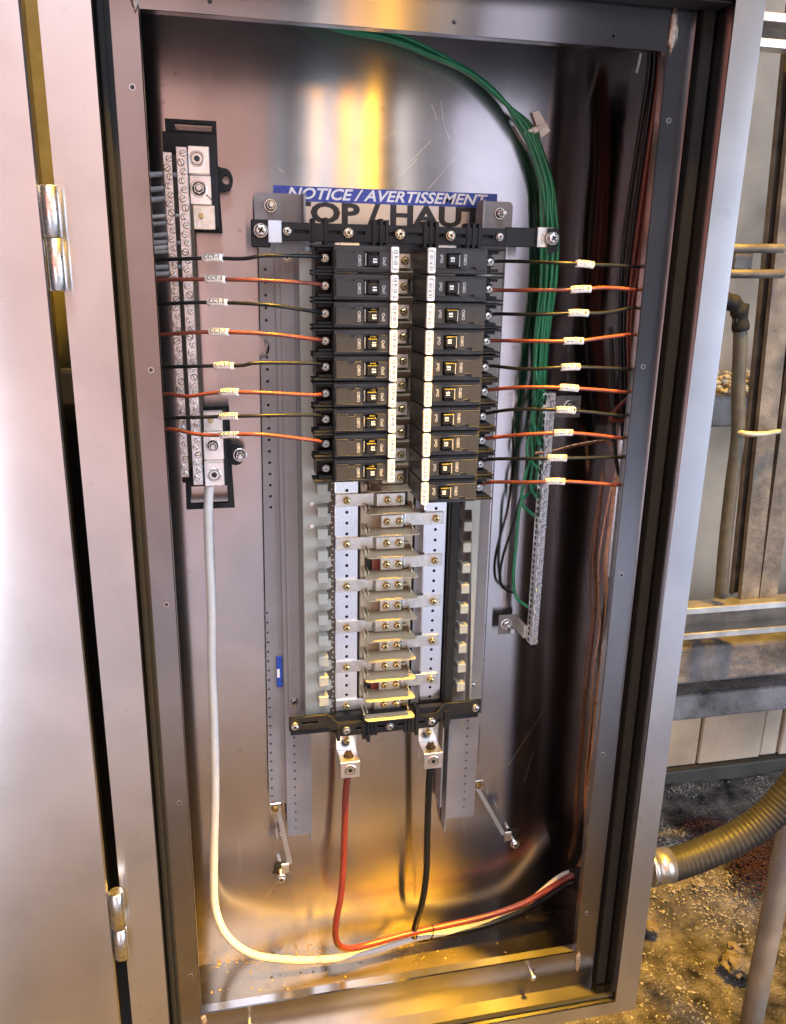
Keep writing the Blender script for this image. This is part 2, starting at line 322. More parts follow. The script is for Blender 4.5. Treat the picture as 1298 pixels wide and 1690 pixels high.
# ------------------------------------------------------------------ surroundings behind and beside the cabinet
GZ = -1.40
def build_setting():
    # ground sheet
    bm = bmesh.new(); n = 90
    xs = [-30, -8, -3, -1] + [-0.4 + i * 0.03 for i in range(75)] + [2.2, 4, 10, 30]
    ys = [-30, -8, -4, -2, -1] + [-0.6 + i * 0.03 for i in range(48)] + [1.2, 4, 30]
    from mathutils import noise
    G = [[None] * len(ys) for _ in xs]
    for i, x in enumerate(xs):
        for j, y in enumerate(ys):
            z = GZ
            if -0.4 <= x <= 1.9 and -0.6 <= y <= 0.85:
                z += 0.018 * noise.noise(Vector((x * 5, y * 5, 0))) + 0.008 * noise.noise(Vector((x * 22, y * 22, 3)))
                if y > 0.36: z += 0.05 * min(1, (y - 0.36) / 0.05)          # raised bank of spill under the tray
                if y < 0.13: z += 0.03 * min(1, (0.13 - y) / 0.03)
            G[i][j] = bm.verts.new((x, y, z))
    for i in range(len(xs) - 1):
        for j in range(len(ys) - 1):
            bm.faces.new((G[i][j], G[i + 1][j], G[i + 1][j + 1], G[i][j + 1])).smooth = True
    dirt = simple('dirt', (0.028, 0.027, 0.026), 0.95, var=0.6, scale=24, bump=1.0, bscale=190, spec=0.1, col2=(0.11, 0.10, 0.09), bdist=0.012)
    structure(mesh_obj('ground', bm, dirt))
    structure(bx('concrete_floor', (-8, 8, -9, -1.05, GZ - 0.05, GZ + 0.03), simple('pale_concrete', (0.52, 0.53, 0.58), 0.8, var=0.15, scale=3)))
    # loose grit
    grit = simple('grit', (0.20, 0.185, 0.16), 0.9, var=0.5, scale=40, spec=0.2)
    verts = []; faces = []
    oc = [(1, 0, 0), (-1, 0, 0), (0, 1, 0), (0, -1, 0), (0, 0, 1), (0, 0, -1)]; of = [(0, 2, 4), (2, 1, 4), (1, 3, 4), (3, 0, 4), (2, 0, 5), (1, 2, 5), (3, 1, 5), (0, 3, 5)]
    for k in range(90000):
        x = random.uniform(0.5, 1.5); y = random.uniform(-0.25, 0.72)
        dens = 0.45 + 1.3 * noise.noise(Vector((x * 7, y * 7, 9)))
        if 0.15 < y < 0.36: dens *= 0.25
        if random.random() > dens: continue
        s = random.choice((0.0012, 0.0016, 0.0022, 0.0034)) * random.uniform(0.7, 1.3)
        z = GZ + 0.018 * noise.noise(Vector((x * 5, y * 5, 0))) + 0.008 * noise.noise(Vector((x * 22, y * 22, 3)))
        if y > 0.36: z += 0.05 * min(1, (y - 0.36) / 0.05)
        if y < 0.13: z += 0.03 * min(1, (0.13 - y) / 0.03)
        a = random.uniform(0, 3); b0 = len(verts)
        for vx, vy, vz in oc:
            q = s * random.uniform(0.6, 1.2); verts.append((x + (vx * math.cos(a) - vy * math.sin(a)) * q, y + (vx * math.sin(a) + vy * math.cos(a)) * q, z + vz * q * 0.7))
        faces += [(b0 + i, b0 + j, b0 + l) for i, j, l in of]
    me = bpy.data.meshes.new('grit'); me.from_pydata(verts, [], faces); me.materials.append(grit)
    o = mesh_obj('loose_grit', me); o['kind'] = 'stuff'; tag(o, 'pale loose grit scattered over the dirt beside the cabinet', 'grit')
    # stones
    stone = simple('stone', (0.11, 0.095, 0.075), 0.95, var=0.5, scale=30, bump=0.6, bscale=120, spec=0.2)
    for px, py, r, lab in ((1165, 1468, 0.026, 'largest brown clod of dirt below the flexible conduit'), (1150, 1430, 0.016, 'small yellowish stone right under the flexible conduit'),
                           (1215, 1590, 0.024, 'rough brown clod beside the leaning pipe on the lower dirt'), (1080, 1530, 0.012, 'round pebble next to the cabinet edge on brown dirt'),
                           (1215, 1565, 0.014, 'smaller clod above the rough brown clod by the pipe')):
        r0 = RT * (px - 649) + DN * (py - 845) + FW * FPX; c = CAMPOS + r0 * ((GZ + 0.03 - CAMPOS.z) / r0.z)
        bm = bmesh.new(); bmesh.ops.create_icosphere(bm, subdivisions=4, radius=r)
        for v in bm.verts:
            v.co *= 0.9 + 0.75 * noise.noise(v.co * 55 + Vector((px, 0, 0))) + 0.35 * noise.noise(v.co * 190); v.co.z *= 0.5
            v.co += c
        tag(mesh_obj('stone', bm, stone, smooth=True), lab, 'stone', 'clods and stones on the dirt')
    # red netting
    net = simple('red_netting', (0.035, 0.009, 0.009), 0.7)
    bm = bmesh.new()
    for k in range(260):
        t = random.random(); cx, cy = (1255 + random.gauss(0, 22), 1425 + random.gauss(0, 22)) if k < 210 else (1165 + random.gauss(0, 16), 1362 + random.gauss(0, 5))
        r0 = RT * (cx - 649) + DN * (cy - 845) + FW * FPX; c = CAMPOS + r0 * ((GZ + 0.065 - CAMPOS.z) / r0.z)
        a = random.uniform(0, 6.28); L = random.uniform(0.008, 0.03)
        pts = [c + Vector((math.cos(a) * L * s + random.gauss(0, .011), math.sin(a) * L * s + random.gauss(0, .011), random.uniform(-.012, .012))) for s in (-1, -.3, .4, 1)]
        tube_bm(bm, pts, 0.0009, 4, 4)
    o = mesh_obj('netting', bm, net); o['kind'] = 'stuff'; tag(o, 'tangle of dark red plastic netting on the ground right of the conduit', 'netting')
    # panel wall
    pm = simple('panel_wall', (0.25, 0.215, 0.17), 0.8, var=0.22, scale=3.5, bump=0.9, bscale=330, col2=(0.46, 0.39, 0.30), spec=0.2)
    wallroot = empty('panel_wall', (0.9, 0.74, GZ), 'beige stucco panel wall with vertical joints behind the cable tray', 'wall')
    x = -1.2
    for k in range(24):
        wd = (0.16, 0.13, 0.17, 0.05)[k % 4]
        o = bx('panel', (x + 0.002 - 0.9, x + wd - 0.002 - 0.9, (0.0, 0.003, 0.001, 0.006)[k % 4], 0.05, 0.09, 2.9), pm, wallroot, 0.003); x += wd
    bx('base_strip', (-2.2, 2.0, -0.012, 0.06, -0.05, 0.086), simple('base_strip', (0.05, 0.045, 0.035), 0.6, var=0.3, scale=10), wallroot, 0.003)
    bx('backing', (-2.2, 2.0, 0.051, 0.07, 0.09, 2.9), simple('joint_dark', (0.05, 0.04, 0.03), 0.9), wallroot)
    # concrete ledge with insulation crumbs
    conc = simple('dirty_concrete', (0.08, 0.078, 0.08), 0.85, var=0.5, scale=14, bump=0.9, bscale=70, bdist=0.005, col2=(0.15, 0.145, 0.145))
    lz0, lz1 = at(1190, 705, 0.55).z, at(1190, 655, 0.55).z
    tag(bx('ledge', (0.7, 1.9, 0.55, 0.735, lz0, lz1), conc, None, 0.004), 'grey concrete ledge crossing the wall halfway up behind the pipes', 'ledge')
    bm = bmesh.new()
    for k in range(900):
        c = Vector((random.uniform(0.8, 1.6), random.uniform(0.56, 0.73), lz1 + random.uniform(0, 0.028)))
        bmesh.ops.create_icosphere(bm, subdivisions=1, radius=random.uniform(0.003, 0.008), matrix=Matrix.Translation(c) @ Matrix.Diagonal((1.4, 1, 0.7, 1)))
    o = mesh_obj('insulation_crumbs', bm, simple('crumb', (0.55, 0.48, 0.34), 0.9, var=0.2)); o['kind'] = 'stuff'; tag(o, 'yellow crumbs of loose insulation heaped on the concrete ledge', 'insulation')
    # concrete beams under the strut
    for y0, y1, Y, lab in ((1072, 1132, 0.46, 'upper rough grey concrete beam just below the yellow-lit strut'), (1152, 1192, 0.52, 'lower rough grey concrete beam nearest the ground wall')):
        z1, z0 = at(1110, y0, Y).z, at(1110, y1, Y).z
        tag(bx('concrete_beam', (0.66, 1.9, Y, Y + 0.12, z0, z1), conc, None, 0.006, 2), lab, 'beam', 'concrete beams behind the cabinet')
    z_ = at(125, 695, 0.2).z
    pl_ = bx('gap_shade_plate', (-0.60, -0.02, 0.20, 0.21, GZ, z_), simple('gap_shade', (0.018, 0.018, 0.018), 0.7, spec=0.2), None, 0.002); tag(pl_, 'dark plate added for the shade in the lower part of the hinge gap', 'shade plate')  # added plate: shade behind the gap put into a dark colour
    c = at(116, 640, 0.17); tag(bx('pale_block', (c.x - .02, c.x + .016, 0.17, 0.20, c.z - .018, c.z + .018), simple('pale_block', (0.34, 0.30, 0.2), 0.7), None, 0.003), 'small pale yellow block glimpsed in the hinge gap halfway up', 'block')
    olive = simple('olive_panel', (0.10, 0.09, 0.05), 0.8, var=0.2, scale=40, bump=0.3)
    tag(bx('side_sheet', (-0.60, -0.02, 0.222, 0.23, z_ - 0.1, 0.5), olive), 'olive sheet seen through the upper part of the hinge gap', 'sheet')
    # cable-tray verticals
    galv = simple('galvanised_dirty', (0.085, 0.075, 0.065), 0.62, metal=0.3, var=0.35, scale=26, bump=0.5, bscale=160, col2=(0.14, 0.125, 0.105))
    galb = simple('galvanised_clean', (0.55, 0.53, 0.50), 0.35, metal=0.9, var=0.15, scale=30)
    tray = empty('cable_tray', (0.93, 0.4, -0.8), 'dirty galvanised ladder tray standing on the strut right of the cabinet', 'cable tray')
    def strut_between(p, q, wd, dp, name, mat, parent):
        p = Vector(p); q = Vector(q); d = q - p; L = d.length; bm = bmesh.new()
        t = 0.0022
        box(bm, -wd / 2, wd / 2, dp - t, dp, 0, L); box(bm, -wd / 2, -wd / 2 + t, 0, dp - t, 0, L); box(bm, wd / 2 - t, wd / 2, 0, dp - t, 0, L)
        box(bm, -wd / 2 + t, -wd / 2 + t + 0.007, 0, t, 0, L); box(bm, wd / 2 - t - 0.007, wd / 2 - t, 0, t, 0, L)
        o = mesh_obj(name, bm, mat, None); o.rotation_euler = d.to_track_quat('Z', 'Y').to_euler(); o.location = p
        if parent: o.parent = parent; o.location = p - parent.location
        return o
    for a, b in (((1310, 0), (1213, 985)), ((1345, 180), (1243, 985))):
        strut_between(at(*b, 0.4), at(*a, 0.4), 0.034, 0.034, 'side_rail', galv, tray)
    for y in (410, 452):
        p, q = at(1185, y, 0.37), at(1292, y, 0.37)
        o = tube('rung', [p - tray.location, q - tray.location], 0.0065, galv, tray, 8, 2)
    c = at(1228, 428, 0.38) - tray.location; bx('clip', (c.x - .016, c.x + .016, c.y, c.y + .02, c.z - .017, c.z + .017), galv, tray, 0.002)
    # ring clamp round the risers
    cl = [at(1213, 712, 0.37), at(1235, 716, 0.352), at(1262, 716, 0.352), at(1286, 712, 0.37)]
    tag(tube('pipe_strap', cl, 0.0042, simple('pale_strap', (0.5, 0.45, 0.36), 0.5, metal=0.4), None, 8, 6), 'pale round strap holding the risers to the tray', 'strap')
    # black riser cable with taped top
    cab = [at(*p, 0.37) for p in ((1190, 494), (1208, 499), (1220, 514), (1222, 560), (1219, 640), (1218, 720), (1208, 800), (1197, 900), (1190, 985))]
    r_ = empty('riser_cable', cab[-1], 'dark cable with a black taped end rising left of the ladder tray', 'cable')
    tube('cable_jacket', [p - cab[-1] for p in cab[2:]], 0.0105, simple('dusty_cable', (0.06, 0.058, 0.045), 0.6, var=0.3), r_, 10, 8)
    tube('tape_wrap', [p - cab[-1] for p in cab[:3]] + [at(1223, 545, 0.37) - cab[-1]], 0.0125, RUBBER, r_, 10, 8, rfun=lambda i, n: 0.0125 + 0.0011 * math.sin(i * 0.9))
    c = at(1232, 512, 0.365) - cab[-1]; bx('tape_end', (c.x - .006, c.x + .006, c.y, c.y + .008, c.z - .010, c.z + .010), RUBBER, r_, 0.002)
    # horizontal strut channels
    for (y0, y1, Y, lab, mat) in ((1003, 1044, 0.36, 'shiny double-lipped strut channel running right from the cabinet at mid height', galb), (22, 66, 0.36, 'shiny strut channel at the top right corner of the wall', galb)):
        zt, zb = at(1200, y0, Y).z, at(1200, y1, Y).z
        s_ = empty('strut_channel', (0.9, Y, zt), lab, 'strut')
        bx('web', (-0.35, 1.0, 0.034, 0.038, zb - zt, 0.0), galv, s_)
        for zz in (0.0, zb - zt): 
            bx('lip', (-0.35, 1.0, -0.002, 0.034, zz - 0.002, zz + 0.002), mat, s_)
            bx('lip_return', (-0.35, 1.0, -0.004, -0.0005, zz - 0.006, zz + 0.0055), mat, s_, 0.001)
    # bolts under the strut
    # leaning pipe in front
    p0, p1 = at(1330, 1230, 0.10), at(1226, 1760, 0.10)
    grp = simple('grey_pvc', (0.17, 0.155, 0.14), 0.5, var=0.2, scale=25, bump=0.1)
    tag(tube('conduit_pipe', [p0 + (p0 - p1) * 0.3, p1], 0.0165, grp, None, 20, 4), 'grey rigid pipe leaning across the bottom right corner', 'pipe')
    # flexible conduit
    pts = [at(*p, 0.06) for p in ((1092, 1429), (1120, 1424), (1170, 1405), (1225, 1378), (1270, 1345), (1310, 1300), (1360, 1230), (1420, 1150))]
    fx = empty('flexible_conduit', pts[0], 'ribbed grey flexible conduit leaving the right side of the cabinet', 'conduit')
    P = smooth_path([p - pts[0] for p in pts], 26); bm = bmesh.new()
    tube_bm(bm, None, 0, 18, path=P, rfun=lambda i, n: 0.0212 + 0.0005 * math.sin(i * 1.6))
    mesh_obj('ribbed_jacket', bm, simple('conduit_jacket', (0.017, 0.0165, 0.016), 0.5, spec=0.22, var=0.15, scale=60), fx)
    GL_ = simple('gland_steel', (0.34, 0.34, 0.34), 0.35, metal=0.9, var=0.15, scale=60)
    d = (P[3] - P[0]).normalized()
    tube('gland_nut', [P[0] - d * 0.012, P[0] + d * 0.012], 0.0228, GL_, fx, 24, 2)
    tube('gland_ring', [P[0] - d * 0.020, P[0] - d * 0.012], 0.0240, GL_, fx, 8, 2)
    # cladding wall behind the photographer, and unseen posts added to band the reflections
    for px_ in (0.40, 0.86): structure(bx('reflection_post', (px_ - .04, px_ + .04, -2.75, -2.67, GZ, 2.6), simple('post_paint', (0.12, 0.10, 0.10), 0.7)))
    sal = simple('salmon_cladding', (0.46, 0.27, 0.22), 0.8, var=0.15, scale=2)
    structure(bx('cladding_wall', (-4.5, 0.05, -4.3, -4.2, GZ, 2.6), sal))
build_setting()

# ------------------------------------------------------------------ cabinet
XL, XR, ZT, ZB = 0.0, 0.459, 0.0, -1.012        # opening
YF = -0.033; YB = 0.14
OXL, OXR, OZT, OZB = -0.070, 0.531, 0.060, -1.084   # outer shell
IXL, IXR, IZT, IZB = -0.0325, 0.502, 0.036, -1.0655  # rim inner edge
cab = empty('electrical_cabinet', (0.23, 0.0, -1.084), 'open brushed stainless steel electrical cabinet with its door swung left', 'electrical cabinet')
O0 = cab.location.copy()
def C_(o): o.location = o.location - O0; return o     # child in world units
def cplate(name, outl, holes, y0, y1, mat, bev=0.0): return C_(plate(name, outl, holes, y0, y1, mat, cab, bev))
def cbx(name, b, mat, bevel=0.0): return C_(bx(name, b, mat, cab, bevel))
cplate('back_panel', rect(OXL + .002, OXR - .002, OZB + .0, OZT), [], YB, YB + 0.002, SS)
cbx('side_panel', (OXL, OXL + 0.002, YF + .002, YB + .002, OZB, OZT), SS)
cbx('side_panel', (OXR - 0.002, OXR, YF + .002, YB + .002, OZB, OZT), SS)
cbx('top_panel', (OXL + .002, OXR - .002, YF + .002, YB, OZT - .002, OZT), SS)
cbx('floor_panel', (OXL + .002, OXR - .002, YF + .002, YB, OZB, OZB + 0.002), stainless('dirty_stainless', (0.20, 0.165, 0.13), 0.20, aniso=0.8, smudge=0.15, sheen=0.5))
# front rim
for nm, b in (('rim', (OXL, IXL, OZB, OZT)), ('rim', (IXR, OXR, OZB, OZT)), ('rim', (IXL, IXR, IZT, OZT)), ('rim', (IXL, IXR, OZB, IZB))):
    cplate('rim', rect(*b), [], YF, YF + 0.002, SSR)
# step walls of the recess
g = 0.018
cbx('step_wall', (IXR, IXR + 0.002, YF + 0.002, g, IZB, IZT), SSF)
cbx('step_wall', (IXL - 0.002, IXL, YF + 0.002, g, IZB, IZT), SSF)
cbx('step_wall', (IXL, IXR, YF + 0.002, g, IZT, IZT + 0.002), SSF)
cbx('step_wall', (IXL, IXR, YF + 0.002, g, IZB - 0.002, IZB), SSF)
# gutters either side and mounting flanges
def bent_flange(x_in, x_out, x_wall, z0, z1):
    """flat flange, rounded bend, then a gutter bottom reaching the step wall"""
    sgn = 1 if x_out > x_in else -1; r = 0.002
    prof = [(x_in, 0.010), (x_in, 0.0008), (x_in + sgn * 0.0008, 0.0), (x_out - sgn * r, 0.0)]
    for k in range(1, 7):
        a = math.pi / 2 * k / 6; prof.append((x_out - sgn * r + sgn * r * math.sin(a), r - r * math.cos(a)))
    prof += [(x_out, 0.016), (x_wall, 0.016)]
    back = [(x + 0, y + 0.0018) for x, y in reversed(prof[3:])]
    bm = bmesh.new(); ring = prof
    v0 = [bm.verts.new((x, y, z0)) for x, y in ring]; v1 = [bm.verts.new((x, y, z1)) for x, y in ring]
    for i in range(len(ring) - 1):
        f = bm.faces.new((v0[i], v0[i + 1], v1[i + 1], v1[i])); f.smooth = 3 <= i <= 8
    return bm
HZ = [-0.0567, -0.283, -0.507, -0.7295, -0.955]
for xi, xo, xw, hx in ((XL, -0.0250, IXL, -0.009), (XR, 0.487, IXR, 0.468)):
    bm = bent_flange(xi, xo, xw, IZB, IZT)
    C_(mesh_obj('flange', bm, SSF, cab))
    for z in HZ:
        bm = bmesh.new(); lathe_bm(bm, [(0.0026, -0.0002), (0.0026, 0.0004), (0.0020, 0.0004)], (0, 0, 0), seg=16)
        f = bm.faces.new([bm.verts.new((q[0], -0.00045, q[1])) for q in disc_pts(0, 0, 0.0018)]); f.material_index = 1
        o = mesh_obj('threaded_insert', bm, [SSR, DARK], cab); o.location = Vector((hx, 0, z)) - O0
# top / bottom flanges with holes
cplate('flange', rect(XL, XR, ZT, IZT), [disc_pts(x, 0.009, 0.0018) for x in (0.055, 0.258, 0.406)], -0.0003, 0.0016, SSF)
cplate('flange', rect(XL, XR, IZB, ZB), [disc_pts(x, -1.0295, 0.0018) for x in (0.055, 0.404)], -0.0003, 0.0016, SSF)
cbx('flange_return', (XL, XR, 0.0017, 0.012, ZT, ZT + .0015), SSF); cbx('flange_return', (XL, XR, 0.0017, 0.012, ZB - 0.0015, ZB), SSF)
# weld beads at the flange corners
from mathutils import noise as _n
for wx, wz, sx_, sz_ in ((XR + 0.004, 0.018, .0045, .020), (XR + 0.004, -1.028, .004, .014), (-0.003, 0.008, .003, .010), (0.002, -1.022, .004, .008)):
    bm = bmesh.new(); bmesh.ops.create_icosphere(bm, subdivisions=3, radius=1)
    for v in bm.verts:
        k = 1 + 0.5 * _n.noise(v.co * 3.1 + Vector((wx * 90, 0, wz * 50))); v.co = Vector((v.co.x * sx_ * k, v.co.y * 0.0022 * k, v.co.z * sz_ * k))
    o = mesh_obj('weld_bead', bm, simple('weld_metal', (0.33, 0.27, 0.22), 0.5, metal=0.9, var=0.4, scale=300, bump=0.4), cab, smooth=True); o.location = Vector((wx, 0, wz)) - O0
# rubber door seal in the left gutter
cbx('seal_shade_strip', [(IXL + 0.0005, -0.0225, -0.004, 0.0155, IZB + .001, IZT - .001), (IXL + 0.0005, -0.0268, -0.010, -0.004, IZB + .001, IZT - .001)], RUBBER, 0.0015)
cbx('seal_shade_strip', (IXL + 0.0005, IXR - .0005, -0.027, -0.021, IZB + 0.0005, IZB + 0.005), RUBBER, 0.0015)
cbx('seal_shade_strip', (0.4895, IXR - 0.0005, -0.006, 0.0155, IZB + .001, IZT - .001), RUBBER, 0.0015); cbx('seal_shade_strip', (IXL + .0005, IXR - .0005, -0.029, -0.004, IZT - .0022, IZT - .0003), RUBBER, 0.0005)  # top strip: black added over the step wall where shade falls
# door, open flat to the left, with its folded lip
door = cbx('door', [(-0.62, -0.0800, -0.048, -0.046, OZB - .01, OZT + .03), (-0.0815, -0.0795, -0.046, -0.028, OZB - .01, OZT + .03)], SSD, 0.0008)
# hinges
for z0, z1, z2 in ((-0.215, -0.175, -0.137), (-0.871, -0.833, -0.790)):
    bm = bmesh.new()
    lathe_bm(bm, [(0.0060, z0), (0.0066, z0 + .0006), (0.0066, z1 - .0010), (0.0060, z1 - .0006)], (-0.0715, -0.047, 0), 'z', 24, smooth=True)
    C_(mesh_obj('hinge_barrel', bm, ZINC, cab))
    bm = bmesh.new()
    lathe_bm(bm, [(0.0062, z1 + .0002), (0.0070, z1 + .0008), (0.0070, z2 - .0006), (0.0064, z2)], (-0.0720, -0.047, 0), 'z', 24, smooth=True)
    C_(mesh_obj('hinge_barrel', bm, ZINC, cab))
# spill of grit on the cabinet floor
bm = bmesh.new()
for k in range(280):
    x = random.triangular(0.0, 0.45, 0.02) if random.random() < .7 else random.uniform(0, .5); y = random.uniform(0.01, 0.139)
    if random.random() < 0.35: y = 0.139 - abs(random.gauss(0, .006))
    s = random.choice((0.0004, 0.0006, 0.0009, 0.0014))
    bmesh.ops.create_icosphere(bm, subdivisions=1, radius=s, matrix=Matrix.Translation((x, min(y, .138), OZB + .002)) @ Matrix.Rotation(k, 4, 'Z') @ Matrix.Diagonal((1.6, 1, 0.5, 1)))
o = mesh_obj('swarf', bm, simple('rust_crumb', (0.22, 0.14, 0.05), 0.8, var=0.4)); o['kind'] = 'stuff'; tag(o, 'brown crumbs and drill swarf on the cabinet floor', 'swarf')
# loose screws in the bottom flange
for px, py, lab in ((412, 1680, 'screw standing half out of the bottom flange, the one at lower left'), (882, 1603, 'screw standing half out of the bottom flange, the one at lower right')):
    p = at(px, py, -0.012); e = empty('machine_screw', (p.x, 0.0, -1.0295), lab, 'screw', 'cover screws left in the bottom flange')
    tube('shank', [(0, 0.008, 0), (0, -0.010, 0)], 0.0016, ZINC, e, 10, 2)
    bm = bmesh.new(); lathe_bm(bm, [(0.0028, 0.009), (0.0038, 0.0105), (0.0034, 0.0125), (0.0012, 0.0135)], (0, 0, 0), seg=16, smooth=True); mesh_obj('head', bm, ZINC, e)

# ------------------------------------------------------------------ notice sticker
st = empty('notice_sticker', (0.232, YB - 0.0004, -0.14), 'blue and silver NOTICE sticker reading TOP / HAUT behind the top bar', 'sticker')
S0 = st.location.copy()
o = plate('header_band', rect(0.1125 - .232, 0.3525 - .232, 0.0120, 0.0265), [], -0.0003, 0.0002, BLUEV, st)
o = plate('sticker_face', rect(0.1125 - .232, 0.3525 - .232, -0.032, 0.0119), [], -0.0003, 0.0002, GOLDV, st)
text('lettering', 'NOTICE / AVERTISSEMENT', 0.0150, WHITEINK, (0, -0.0006, 0.0192), st, bold=0.00034, shear=0.28, sx=1.20)
text('lettering', 'TOP / HAUT', 0.0270, INK, (0, -0.0006, 0.0005), st, bold=0.0010, sx=1.42)
text('lettering', 'INSTALL THIS END UP / INSTALL\u00c9 AVEC CE C\u00d4T\u00c9 EN HAUT', 0.0062, INK, (0, -0.0006, -0.0130), st, bold=0.0001, sx=1.05)

# ------------------------------------------------------------------ load centre
lc = empty('load_centre', (0.233, 0.12, -0.70), 'breaker load centre chassis with two silver bus bars and beige barriers, mounted in the cabinet', 'load centre')
L0 = lc.location.copy()
def L_(o): o.location = o.location - L0; return o
def lplate(name, outl, holes, y0, y1, mat, bev=0.0): return L_(plate(name, outl, holes, y0, y1, mat, lc, bev))
def lbx(name, b, mat, bevel=0.0): return L_(bx(name, b, mat, lc, bevel))
def lscrew(loc, r, kind, mat, **kw): return screw('screw', Vector(loc) - L0, r, kind, mat, lc, **kw)
# perforated rails
def rail_holes(x, z0, z1, pitch, r): 
    out = []; z = z0
    while z > z1: out.append(disc_pts(x, z, r, 10)); z -= pitch
    return out
left_out = [(0.0895, -0.835), (0.112, -0.835), (0.1125, -0.166), (0.0955, -0.166), (0.095, -0.262)] + [(0.0945 + .0095 * math.sin(t), -0.275 + .011 * math.cos(t)) for t in [math.pi * k / 8 for k in range(9)]] + [(0.0945, -0.29)]
lplate('perforated_rail', left_out, rail_holes(0.1010, -0.196, -0.45, 0.0127, 0.0017) + rail_holes(0.0935 + .0, -0.577, -0.83, 0.0123, 0.0016), 0.124, 0.1265, GREY)
right_out = [(0.3525, -0.815), (0.3525, -0.166), (0.3605, -0.166), (0.3615, -0.735), (0.3575, -0.737), (0.3575, -0.752), (0.3605, -0.754), (0.3605, -0.815)]
lplate('perforated_rail', right_out[::-1], rail_holes(0.3570, -0.171, -0.47, 0.0123, 0.0019) + rail_holes(0.3572, -0.578, -0.73, 0.0118, 0.0019) + rail_holes(0.3566, -0.762, -0.81, 0.0118, 0.0019), 0.1240, 0.1265, GREY)
# folded side channels
lplate('side_channel', rect(0.111, 0.142, -0.880, -0.160), rail_holes(0.1215, -0.728, -0.872, 0.0117, 0.0014), 0.118, 0.1205, GREY)
lbx('channel_flange', [(0.1110, 0.1130, 0.1207, 0.1300, -0.880, -0.160), (0.1395, 0.1415, 0.1207, 0.138, -0.894, -0.160)], GREY)
lplate('side_channel', rect(0.317, 0.3560, -0.884, -0.160, 0.004), rail_holes(0.3415, -0.740, -0.872, 0.0117, 0.0014), 0.118, 0.1205, GREY)
lbx('channel_flange', [(0.317, 0.319, 0.1207, 0.138, -0.905, -0.160)], GREY)
lbx('channel_flange', [(0.307, 0.309, 0.112, 0.138, -0.860, -0.700)], GREY)
lbx('end_lip', [(0.113, 0.1390, 0.1207, 0.132, -0.8800, -0.8785)], GREY)
lplate('corner_cover', [(0.116, -0.183), (0.119, -0.178), (0.130, -0.178), (0.130, -0.705), (0.116, -0.705)], [], 0.1150, 0.1172, GREY)
# blue tag on the left rail
lb = lbx('blue_tag', (0.1025, 0.1095, 0.1215, 0.1238, -0.672, -0.632), BLUEV, 0.0005)
lbx('tag_label', (0.1030, 0.1062, 0.1208, 0.1213, -0.659, -0.648), LABEL)
# pale plates carrying the hook tabs
ZT_ = [-0.181 - 0.0254 * k for k in range(21)]
tabz = [z - 0.0115 for z in ZT_ if z - 0.0115 > -0.70]
edge = [(0.134, -0.708), (0.1625, -0.708)]
for z in reversed(tabz):
    edge += [(0.1625, z - 0.0175), (0.1645, z - 0.0175), (0.1645, z - 0.0060), (0.1590, z - 0.0060), (0.1590, z + 0.0065), (0.1625, z + 0.0065)]
edge += [(0.1625, -0.178), (0.134, -0.178)]
edge = [e for e in edge if e[1] >= -0.7081]
lplate('tab_plate', edge, [], 0.0975, 0.0995, PLATE)
lbx('tab_plate_side', (0.1335, 0.1355, 0.0996, 0.1145, -0.708, -0.178), PLATE, 0.0006)
lplate('tab_plate', rect(0.3115, 0.3365, -0.707, -0.178), [rect(0.3118, 0.3180, z - 0.006, z + 0.006) for z in tabz], 0.0975, 0.0995, PLATE)
lbx('tab_plate_side', (0.3350, 0.3370, 0.0996, 0.1145, -0.707, -0.178), PLATE, 0.0006)
tb = bmesh.new(); box(tb, -0.0058, 0.0058, -0.012, 0.002, -0.0062, 0.0062); box(tb, -0.0058, -0.0035, 0.000, 0.012, -0.0055, 0.0055)
tme = bpy.data.meshes.new('hook_tab'); bmesh.ops.recalc_face_normals(tb, faces=tb.faces); tb.to_mesh(tme); tb.free(); tme.materials.append(PLATE)
for z in tabz:
    for x in (0.1535, 0.3200):
        o = mesh_obj('hook_tab', tme, None, lc, 0.0008); o.location = Vector((x, 0.0955, z)) - L0
        if x > 0.2: o.scale = (0.85, 0.7, 0.9)
for px, py in ((515, 832), (515, 869)):
    p = at(px, py, 0.097); bm = bmesh.new(); lathe_bm(bm, [(0.0024, -.001), (0.0024, 0.0006), (0.0012, 0.0012)], p, seg=12); L_(mesh_obj('rivet', bm, LABEL, lc))
# dotted insulating strip beside the left bus
dots = []
bm = bmesh.new(); box(bm, 0.1600, 0.1690, 0.1035, 0.1055, -0.708, -0.178)
z = -0.185
while z > -0.70:
    for dx, dz in ((0.1662, 0), (0.1672, -0.006)):
        vs = [bm.verts.new((q[0], 0.1032, q[1])) for q in disc_pts(dx, z + dz, 0.0009, 8)]; f = bm.faces.new(vs); f.material_index = 1
    z -= 0.0127
L_(mesh_obj('insulating_strip', bm, [simple('brown_insulator', (0.12, 0.095, 0.07), 0.6), LABEL], lc))
# dark tub behind the buses
lbx('base_pan', (0.160, 0.314, 0.112, 0.117, -0.712, -0.165), simple('dark_pan', (0.10, 0.10, 0.11), 0.4, metal=0.6, var=0.2), 0.001)
lbx('right_insulator', (0.2985, 0.3105, 0.088, 0.1115, -0.705, -0.17), PLB, 0.002)
lplate('right_web', rect(0.262, 0.2715, -0.700, -0.175), [], 0.1035, 0.105, GREY)
# centre insulator blocks between buses
lbx('centre_insulator', (0.198, 0.2585, 0.100, 0.1115, -0.700, -0.178), PLBG, 0.001)
